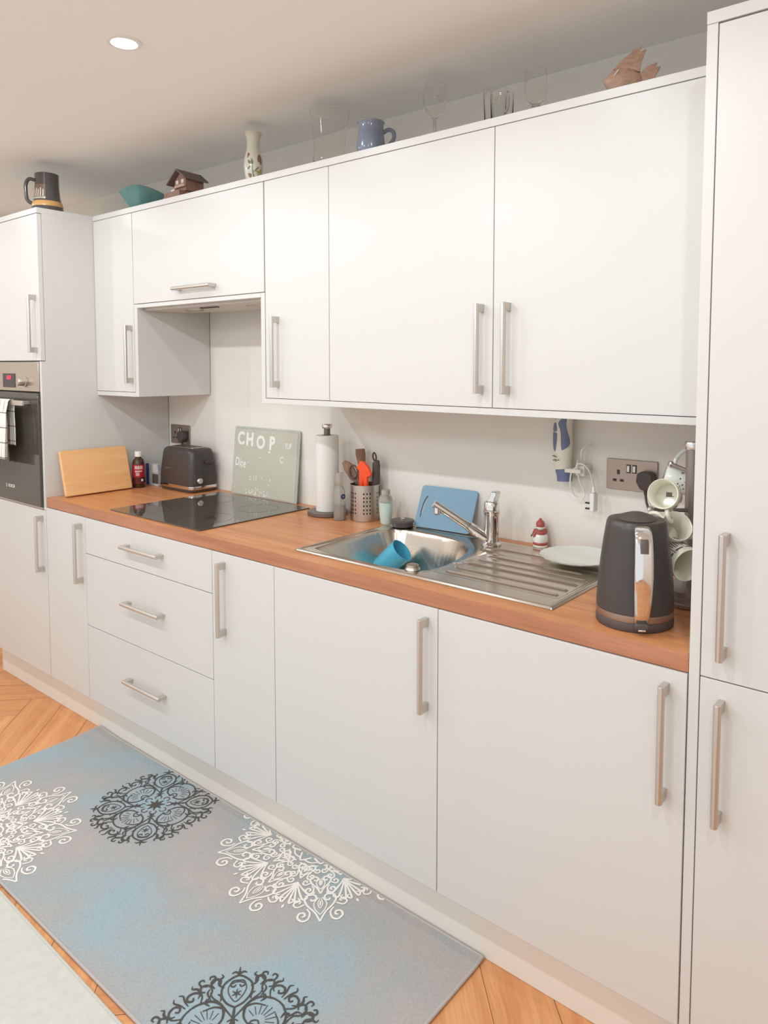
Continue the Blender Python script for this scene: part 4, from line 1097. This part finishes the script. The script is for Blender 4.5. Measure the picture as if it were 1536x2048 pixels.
# vase
t = thing('flower_vase', (-.549, .31, ZT), 'white porcelain vase printed with leaves and a butterfly on the cabinets', 'vase')
c = (-.556,.318,ZTT)
b = MB(); b.lathe([(0,0),(.022,0),(.0235,.004),(.030,.035),(.0335,.065),(.0325,.090),(.026,.115),(.0225,.128),(.022,.145),(.0245,.165),(.0300,.182),(.0295,.184),(.0275,.180),(.0205,.145),(.021,.128),(0,.1)], c, 48); vb = b.build('body', 'vaseneck', t)
avv = math.atan2(-1.3745-.318, 1.519+.556)
def vprof(z):
    P_ = [(0,.022),(.035,.030),(.065,.0335),(.090,.0325),(.115,.026),(.128,.0225)]
    for (a_, r1), (b2, r2) in zip(P_, P_[1:]):
        if a_ <= z <= b2: return r1+(r2-r1)*(z-a_)/(b2-a_)
    return .03
def vdecal(b, pts):
    P_ = smooth_path([(p[0],p[1],0) for p in pts], 4, True); n_ = len(P_)
    cx = sum(p.x for p in P_)/n_; cy = sum(p.y for p in P_)/n_; vs = []
    for s_ in (1, .5):
        for p in P_:
            x_, z_ = cx+(p.x-cx)*s_, cy+(p.y-cy)*s_; r_ = vprof(z_)+.0005; a = avv+x_/r_
            vs.append((c[0]+r_*math.cos(a), c[1]+r_*math.sin(a), c[2]+z_))
    r_ = vprof(cy)+.0005; a = avv+cx/r_; vs.append((c[0]+r_*math.cos(a), c[1]+r_*math.sin(a), c[2]+cy))
    fs = [(i,(i+1)%n_,n_+(i+1)%n_,n_+i) for i in range(n_)]+[(n_+i,n_+(i+1)%n_,2*n_) for i in range(n_)]
    b.add(vs, fs)
b = MB(); vdecal(b, [(-.003,.040),(.010,.055),(.020,.062),(.016,.053),(.004,.044)]); vdecal(b, [(-.022,.054),(-.014,.062),(-.010,.060),(-.018,.051)])
vdecal(b, [(-.006,.068),(-.018,.072),(-.020,.084),(-.010,.078),(-.008,.088),(-.002,.082),(.000,.072)])
vdecal(b, [(-.0055,.068),(-.004,.068),(-.001,.035),(.006,.018),(.004,.018),(-.003,.034)]); b.build('green_leaves', 'leafgreen', vb)
b = MB(); vdecal(b, [(.014,.080),(.016,.100),(.024,.104),(.032,.092),(.033,.072),(.028,.070),(.020,.078)]); vdecal(b, [(-.020,.110),(-.012,.102),(-.016,.098),(-.023,.090)]); vdecal(b, [(-.020,.038),(-.006,.034),(-.012,.022)]); b.build('brown_leaves', 'brownleaf', vb)
b = MB(); vdecal(b, [(.006,.044),(.018,.048),(.020,.040)]); vdecal(b, [(.020,.044),(.032,.058),(.030,.038)]); vdecal(b, [(.014,.038),(.020,.040),(.018,.030)]); b.build('butterfly', 'gold', vb)
# glassware
def glass(name, x, y, prof, label, cat='glass', grp=None, hd_=None):
    b = MB(); b.lathe(prof, (x,y,ZTT), 40)
    if hd_:
        b.M = Matrix.Translation((x,y,ZTT)) @ Matrix.Rotation(hd_[0], 4, 'Z'); b.tube(smooth_path(hd_[1], 6), hd_[2], 10); b.M = None
    return tag(b.build(name, 'glass', loc=(x,y,ZT), ang=60), label, cat, grp)
glass('glass_vase', -.205, .345, [(0,0),(.050,0),(.053,.004),(.054,.045),(.050,.055),(.055,.12),(.064,.188),(.0625,.188),(.053,.12),(.048,.055),(.051,.045),(.050,.008),(0,.007)], 'large clear glass vase standing left of the blue mug on the cabinets', 'vase')
def wine(h, rb, stem): return [(0,0),(.030,0),(.030,.0015),(.006,.004),(.0035,.012),(.0035,stem),(.008,stem+.004),(rb*.75,stem+.022),(rb,stem+.05),(rb*.96,h-.02),(rb*.84,h),(rb*.84-.0012,h),(rb*.96-.0014,h-.02),(rb-.0014,stem+.05),(rb*.75-.001,stem+.023),(.004,stem+.007),(0,stem+.006)]
glass('wine_glass', .212, .36, wine(.190, .035, .085), 'clear stemmed wine glass standing alone right of the blue mug', 'wine glass', 'glasses on top of the cabinets')
glass('tumbler', .425, .35, [(0,0),(.026,0),(.028,.003),(.033,.12),(.0318,.12),(.027,.010),(0,.009)], 'clear tumbler, left one of the glasses nearest the wooden fish', 'glass', 'glasses on top of the cabinets')
glass('glass_mug', .478, .30, [(0,0),(.027,0),(.029,.003),(.031,.085),(.0295,.085),(.027,.010),(0,.009)], 'short clear glass between the tumbler and the tall round glass', 'glass', 'glasses on top of the cabinets', (R(-40), [(.029,0,.07),(.048,0,.068),(.050,0,.035),(.029,0,.022)], .0035))
glass('brandy_glass', .545, .36, [(0,0),(.030,0),(.030,.0015),(.006,.004),(.0035,.012),(.0035,.045),(.010,.050),(.026,.066),(.032,.095),(.029,.13),(.025,.145),(.024,.145),(.028,.13),(.0308,.095),(.025,.068),(0,.052)], 'tall round-bowled clear glass nearest the wooden fish', 'glass', 'glasses on top of the cabinets')
# blue mug
t = thing('blue_mug', (.0, .32, ZT), 'blue-grey glazed pottery mug on the cabinets beside the glass vase', 'mug')
c = (.002,.315,ZTT)
b = MB(); b.lathe([(0,0),(.036,0),(.040,.004),(.0445,.03),(.0415,.06),(.0385,.082),(.0395,.098),(.042,.1055),(.0405,.1055),(.037,.098),(.036,.082),(.040,.04),(0,.008)], c, 48); b.build('body', 'bluemug', t)
b = MB(); b.lathe([(.0421,.1045),(.0424,.1065),(.0405,.1080),(.0385,.1065)], c, 48); b.build('rim', 'lilac', t)
b = MB(); b.M = Matrix.Translation(c) @ Matrix.Rotation(R(52), 4, 'Z') ; b.tube(smooth_path([(.039,0,.080),(.055,0,.090),(.070,0,.084),(.071,0,.064),(.058,0,.046),(.043,0,.034)], 6), .0052, 10, flat=1.2); b.build('handle', 'bluemug', t)
# wooden fish
t = thing('wooden_fish', (.815, .31, ZT), 'carved brown wooden angelfish on the cabinets near the right cupboard', 'ornament')
Fm = frame((.760, .300, ZTT), (.90,.44,0), (0,0,1)) @ Matrix.Diagonal((1,.88,1,1))
def fb(): b = MB(); b.M = Fm; return b
sc = .92
def fp(pts): return [(x_*sc, y_*sc) for x_, y_ in pts]
b = fb()
body = fp([(p.x,p.y) for p in smooth_path([(0,.055,0),(.012,.072,0),(.030,.090,0),(.060,.092,0),(.090,.075,0),(.100,.060,0),(.095,.040,0),(.070,.022,0),(.040,.012,0),(.018,.026,0)], 4, True)])
vs = []; fs = []; n_ = len(body); cx = .048*sc; cy = .055*sc
for k, (s_, d) in enumerate(((.0,-.013),(.55,-.011),(.85,-.007),(1,-.001),(1,.001),(.85,.007),(.55,.011),(.0,.013))):
    for (x_, y_) in body: vs.append((cx+(x_-cx)*max(s_,.01), cy+(y_-cy)*max(s_,.01), d))
for k in range(7):
    for i in range(n_): fs.append((k*n_+i, k*n_+(i+1)%n_, (k+1)*n_+(i+1)%n_, (k+1)*n_+i))
b.add(vs, fs); bd = b.build('body', 'fishwood', t, ang=60)
b = fb(); b.prism(fp([(.024,.088),(.050,.118),(.078,.140),(.093,.150),(.089,.132),(.106,.140),(.096,.110),(.092,.090),(.092,.076),(.06,.088)]), -.004, .004); b.build('dorsal_fin', 'fishwood', t, bevel=.001)
b = fb(); b.prism(fp([(.090,.070),(.108,.090),(.134,.100),(.128,.086),(.142,.088),(.130,.064),(.130,.040),(.110,.040),(.092,.046)]), -.004, .004); b.build('tail_fin', 'fishwood', t, bevel=.001)
b = fb(); b.prism(fp([(.030,.020),(.036,.0),(.062,.0),(.085,.0),(.110,.030),(.085,.040),(.06,.026)]), -.005, .005); b.build('lower_fin', 'fishwood', t, bevel=.001)
b = fb(); b.M = Fm @ Matrix.Translation((.030*sc,.075*sc,.0)); b.prism([(-.004,-.006),(-.002,-.008),(.008,.006),(.006,.008)], .0100, .0125); b.build('white_fleck', 'vaseneck', bd)

# ------------------------------------------------------------------ rugs
def inside(p, x0, x1, y0, y1): return x0 < p[0] < x1 and y0 < p[1] < y1
RX0, RX1, RY0, RY1 = -1.212, .606, -.572, .047
b = MB(); RZ = .0012; RH = .0072
nx, ny = 60, 20
vs = []; fs = []
def rz(x, y): 
    return .0 + .006*max(0, 1-math.hypot(x-RX0, y-RY1)/.12) + .0016*math.exp(-((y-RY1)/.012)**2)
for i in range(nx+1):
    for j in range(ny+1):
        x = RX0+(RX1-RX0)*i/nx; y = RY0+(RY1-RY0)*j/ny; vs.append((x, y, RH+rz(x, y)))
for i in range(nx):
    for j in range(ny): a = i*(ny+1)+j; fs.append((a, a+ny+1, a+ny+2, a+1))
b.add(vs, fs, 0)
b.box(RX0+.002, RX1-.002, RY0+.002, RY1-.002, RZ, RH-.001, 1)
per = [(RX0+(RX1-RX0)*i/40, RY0) for i in range(40)]+[(RX1, RY0+(RY1-RY0)*i/14) for i in range(14)]+[(RX1-(RX1-RX0)*i/40, RY1) for i in range(40)]+[(RX0, RY1-(RY1-RY0)*i/14) for i in range(15)]
b.tube([(p[0], p[1], .0048+rz(*p)) for p in per], .0042, 8, 1, caps=False)
zj = [0]
def stroke(b, pts, ws, mi, cen, rot, k=6, closed=False, smooth=True):
    P_ = smooth_path([(p[0],p[1],0) for p in pts], k, closed) if smooth else [Vector((p[0],p[1],0)) for p in pts]
    if closed: P_.append(P_[0].copy())
    W_ = interp(ws if isinstance(ws, (list,tuple)) else [ws, ws], len(P_))
    zj[0] = (zj[0]+1) % 40; z = .0009+zj[0]*1.2e-5
    cr_, sr_ = math.cos(rot), math.sin(rot); L_ = []; n_ = len(P_)
    for i, p in enumerate(P_):
        t_ = (P_[min(i+1,n_-1)]-P_[max(i-1,0)]); t_ = t_.normalized() if t_.length > 1e-9 else Vector((1,0,0))
        nn = Vector((-t_.y, t_.x, 0))*W_[i]
        pr_ = []
        for q in (p+nn, p-nn):
            x_ = cen[0]+q.x*cr_-q.y*sr_; y_ = cen[1]+q.x*sr_+q.y*cr_; pr_.append((x_, y_, RH+rz(x_, y_)+z))
        L_.append(pr_)
    for i in range(n_-1):
        a_, c_ = L_[i]; d_, e_ = L_[i+1]
        if all(inside(q, RX0+.004, RX1-.004, RY0+.004, RY1-.002) for q in (a_, c_, d_, e_)):
            b.add([a_, c_, e_, d_], [(0,1,2,3)], mi)
def spiral(cx, cy, r, a0, turns, sgn=1, n=16):
    return [(cx+r*(1-.85*i/n)*math.cos(a0+sgn*2*PI*turns*i/n), cy+r*(1-.85*i/n)*math.sin(a0+sgn*2*PI*turns*i/n)) for i in range(n+1)]
def heart(b, R0_, s_, mi, cen, rot, w=.0030, outer=True):
    for m_ in (-1, 1):
        pts = [(R0_,0),(R0_-.030*s_,m_*.013*s_),(R0_-.056*s_,m_*.033*s_),(R0_-.078*s_,m_*.040*s_),(R0_-.093*s_,m_*.029*s_),(R0_-.090*s_,m_*.014*s_),(R0_-.077*s_,m_*.011*s_),(R0_-.071*s_,m_*.021*s_),(R0_-.078*s_,m_*.025*s_)]
        stroke(b, pts, [w*.8,w,w,w*.9], mi, cen, rot)
        stroke(b, [(R0_-.082*s_,m_*.004*s_),(R0_-.062*s_,m_*.016*s_),(R0_-.040*s_,m_*.012*s_),(R0_-.022*s_,0)], w*.55, mi, cen, rot)
        if outer:
            pts = [(R0_-.045*s_,m_*.034*s_),(R0_-.030*s_,m_*.026*s_),(R0_-.010*s_,m_*.030*s_),(R0_-.004*s_,m_*.044*s_),(R0_-.016*s_,m_*.056*s_),(R0_-.030*s_,m_*.052*s_),(R0_-.031*s_,m_*.041*s_),(R0_-.022*s_,m_*.038*s_),(R0_-.018*s_,m_*.045*s_)]
            stroke(b, pts, [w*.7,w,w,w*.9], mi, cen, rot)
            pts = [(R0_-.060*s_,m_*.040*s_),(R0_-.052*s_,m_*.058*s_),(R0_-.062*s_,m_*.068*s_),(R0_-.075*s_,m_*.060*s_),(R0_-.070*s_,m_*.050*s_),(R0_-.064*s_,m_*.055*s_)]
            stroke(b, pts, w*.85, mi, cen, rot)
    stroke(b, [(R0_-.078*s_,0),(R0_-.060*s_,.006*s_),(R0_-.044*s_,0),(R0_-.060*s_,-.006*s_)], w*.5, mi, cen, rot, closed=True)
    stroke(b, [(R0_-.070*s_,0),(R0_-.050*s_,0)], [w*.5,w*.9,w*.3], mi, cen, rot)
def palmette(b, r0, r1, mi, cen, rot, w=.0030):
    L_ = r1-r0
    for m_ in (-1, 1):
        for k, (sp, fr_) in enumerate(((.16,1.0),(.42,.92),(.68,.74),(.85,.48))):
            e = (r0+L_*fr_, m_*sp*L_*.75)
            stroke(b, [(r0,0),(r0+L_*fr_*.45,m_*sp*L_*.26),(e[0],e[1]),(e[0]-L_*.13,e[1]+m_*L_*.12),(e[0]-L_*.20,e[1]+m_*L_*.02)], [w*.5,w,w,w*.7], mi, cen, rot, 5)
    stroke(b, [(r1+.008,0),(r1+.022,0)], [w*.4,w*1.2,w*.4], mi, cen, rot)
def white_medallion(cen):
    for k in range(8):
        a = R(45*k); heart(b, .305, 1.05, 3, cen, a); palmette(b, .165, .245, 3, cen, a+R(22.5))
        heart(b, .205, .72, 3, cen, a, .0030, True); heart(b, .150, .62, 3, cen, a+R(22.5), .0030, True)
        stroke(b, [(.06,-.02),(.085,0),(.06,.02)], .003, 3, cen, a)
        for q in (.075,.090,.105): stroke(b, [(q,-.16*q*2),(q+.008,0),(q,.16*q*2)], .0026, 3, cen, a+R(22.5))
        stroke(b, [(0,0),(.03,.006),(.055,0),(.03,-.006)], .0026, 3, cen, a, closed=True)
def dark_medallion(cen, rot0=R(45)):
    mi = 2; w = .0024
    for k in range(8):
        stroke(b, [(0,0),(.012,0),(.030,0)], [.006,.0055,.0008], mi, cen, R(45*k)+rot0)
        stroke(b, [(.034,-.008),(.043,-.010),(.050,0),(.043,.010),(.034,.008)], w*.6, mi, cen, R(45*k)+rot0)
    for k in range(8):
        for m_ in (-1, 1):
            aa = R(45*k+22.5)+rot0
            stroke(b, [(.172,m_*.004),(.180,m_*.016),(.192,m_*.018),(.195,m_*.009),(.188,m_*.006)], [w*.5,w,w,w*.6], mi, cen, aa)
            stroke(b, [(.150,m_*.030),(.162,m_*.022),(.176,m_*.026),(.182,m_*.036),(.190,m_*.034)], [w*.4,w*1.5,w,w*.4], mi, cen, aa)
            stroke(b, [(.118,m_*.012),(.130,m_*.018),(.140,m_*.012)], [w*.4,w*1.4,w*.4], mi, cen, aa)
        stroke(b, [(.060,-.012),(.066,0),(.060,.012)], w*.6, mi, cen, R(45*k)+rot0)
    for k in range(4):
        a = rot0+R(90*k)
        stroke(b, [(.110,0),(.122,.012),(.140,.020),(.156,.018),(.164,0),(.156,-.018),(.140,-.020),(.122,-.012)], w*.5, mi, cen, a, closed=True)
        # stem and spade
        stroke(b, [(.050,0),(.070,0),(.098,0)], [.007,.0035,.0025], mi, cen, a)
        for m_ in (-1, 1):
            stroke(b, [(.095,0),(.108,m_*.020),(.132,m_*.034),(.158,m_*.032),(.176,m_*.014),(.182,0)], [w*.9,w,w], mi, cen, a)
            stroke(b, [(.070,m_*.003),(.092,m_*.022),(.100,m_*.045),(.092,m_*.070)], [w*.5,w,w*.5], mi, cen, a)
            stroke(b, [(.075,m_*.006),(.105,m_*.030),(.125,m_*.052),(.140,m_*.060)], [w*.5,w*.9,w*.4], mi, cen, a)
            stroke(b, [(.168,0),(.166,m_*.012),(.156,m_*.017),(.150,m_*.009),(.156,m_*.004)], w*.75, mi, cen, a)
            stroke(b, [(.160,m_*.040),(.172,m_*.042),(.176,m_*.056),(.164,m_*.062),(.150,m_*.052)], [w*.6,w*1.4,w*1.1,w*.6], mi, cen, a)
            stroke(b, [(.186,0),(.192,m_*.010),(.188,m_*.018)], [w*1.2,w,w*.4], mi, cen, a)
            stroke(b, [(.118,m_*.055),(.138,m_*.066),(.150,m_*.062)], [w*.4,w,w*.4], mi, cen, a)
        stroke(b, [(.184,0),(.206,0)], [w*1.8,w*.3], mi, cen, a)
        for q in range(6): stroke(b, [(.132,0),(.132+.012*math.cos(R(60*q)), .012*math.sin(R(60*q)))], [w*.9,w*.3], mi, cen, a, smooth=False)
        # fan shells on the diagonals
        ad = a+R(45)
        for m_ in (-1, 1):
            stroke(b, [(.058,m_*.006),(.066,m_*.034),(.092,m_*.052),(.120,m_*.044),(.136,m_*.020),(.140,0)], [w*.7,w*1.3,w*1.1,w*.8], mi, cen, ad)
            pts = [(.132,m_*.022),(.150,m_*.040),(.168,m_*.034),(.172,m_*.018),(.162,m_*.010),(.154,m_*.018),(.160,m_*.024)]
            stroke(b, pts, [w*.6,w*1.1,w*1.1,w*.8], mi, cen, ad)
            pts = [(.128,m_*.040),(.142,m_*.062),(.160,m_*.066),(.170,m_*.054),(.160,m_*.044),(.151,m_*.050)]
            stroke(b, pts, [w*.6,w,w,w*.7], mi, cen, ad)
            stroke(b, [(.150,m_*.004),(.166,m_*.006),(.182,m_*.012),(.190,m_*.006)], [w*.5,w,w*.5], mi, cen, ad)
        for q in range(-4, 5):
            an = R(q*21); c0, s0 = math.cos(an), math.sin(an)
            stroke(b, [(.078+.016*c0, .016*s0), (.078+.042*c0, .036*s0)], [w*.3,w*1.5,w*.4], mi, cen, ad, smooth=False)
        stroke(b, [(.056,-.010),(.070,-.010),(.078,0),(.070,.010),(.056,.010)], w*.7, mi, cen, ad)
white_medallion((-.862, -.545)); white_medallion((-.004, .095))
dark_medallion((-.575, -.103)); dark_medallion((.312, -.485))
rug = b.build('patterned_rug', ['rug', 'rugedge', 'rugdark', 'rugwhite'], loc=(-.3, -.26, 0), smooth=True, ang=50)
tag(rug, 'grey-blue runner rug with black and white medallions in front of the cabinets', 'rug')
b = MB(); b.M = Matrix.Rotation(R(-.8), 4, 'Z')
b.prism(rrect(-1.9, 1.2, -1.70, -.598, .01), .0008, .0075)
mt_ = MB()
t = thing('plain_mat', (-.4, -1.1, 0), 'plain pale grey mat with a stitched edge at the lower left', 'mat')
b.build('pile', 'mat', t)
mt_.M = b.M; mt_.tube([(x_, y_, .0075) for x_, y_ in rrect(-1.9,1.2,-1.70,-.598,.01)]+[(1.2,-.608,.0075)], .0035, 8, caps=False); mt_.build('stitched_edge', 'matedge', t)
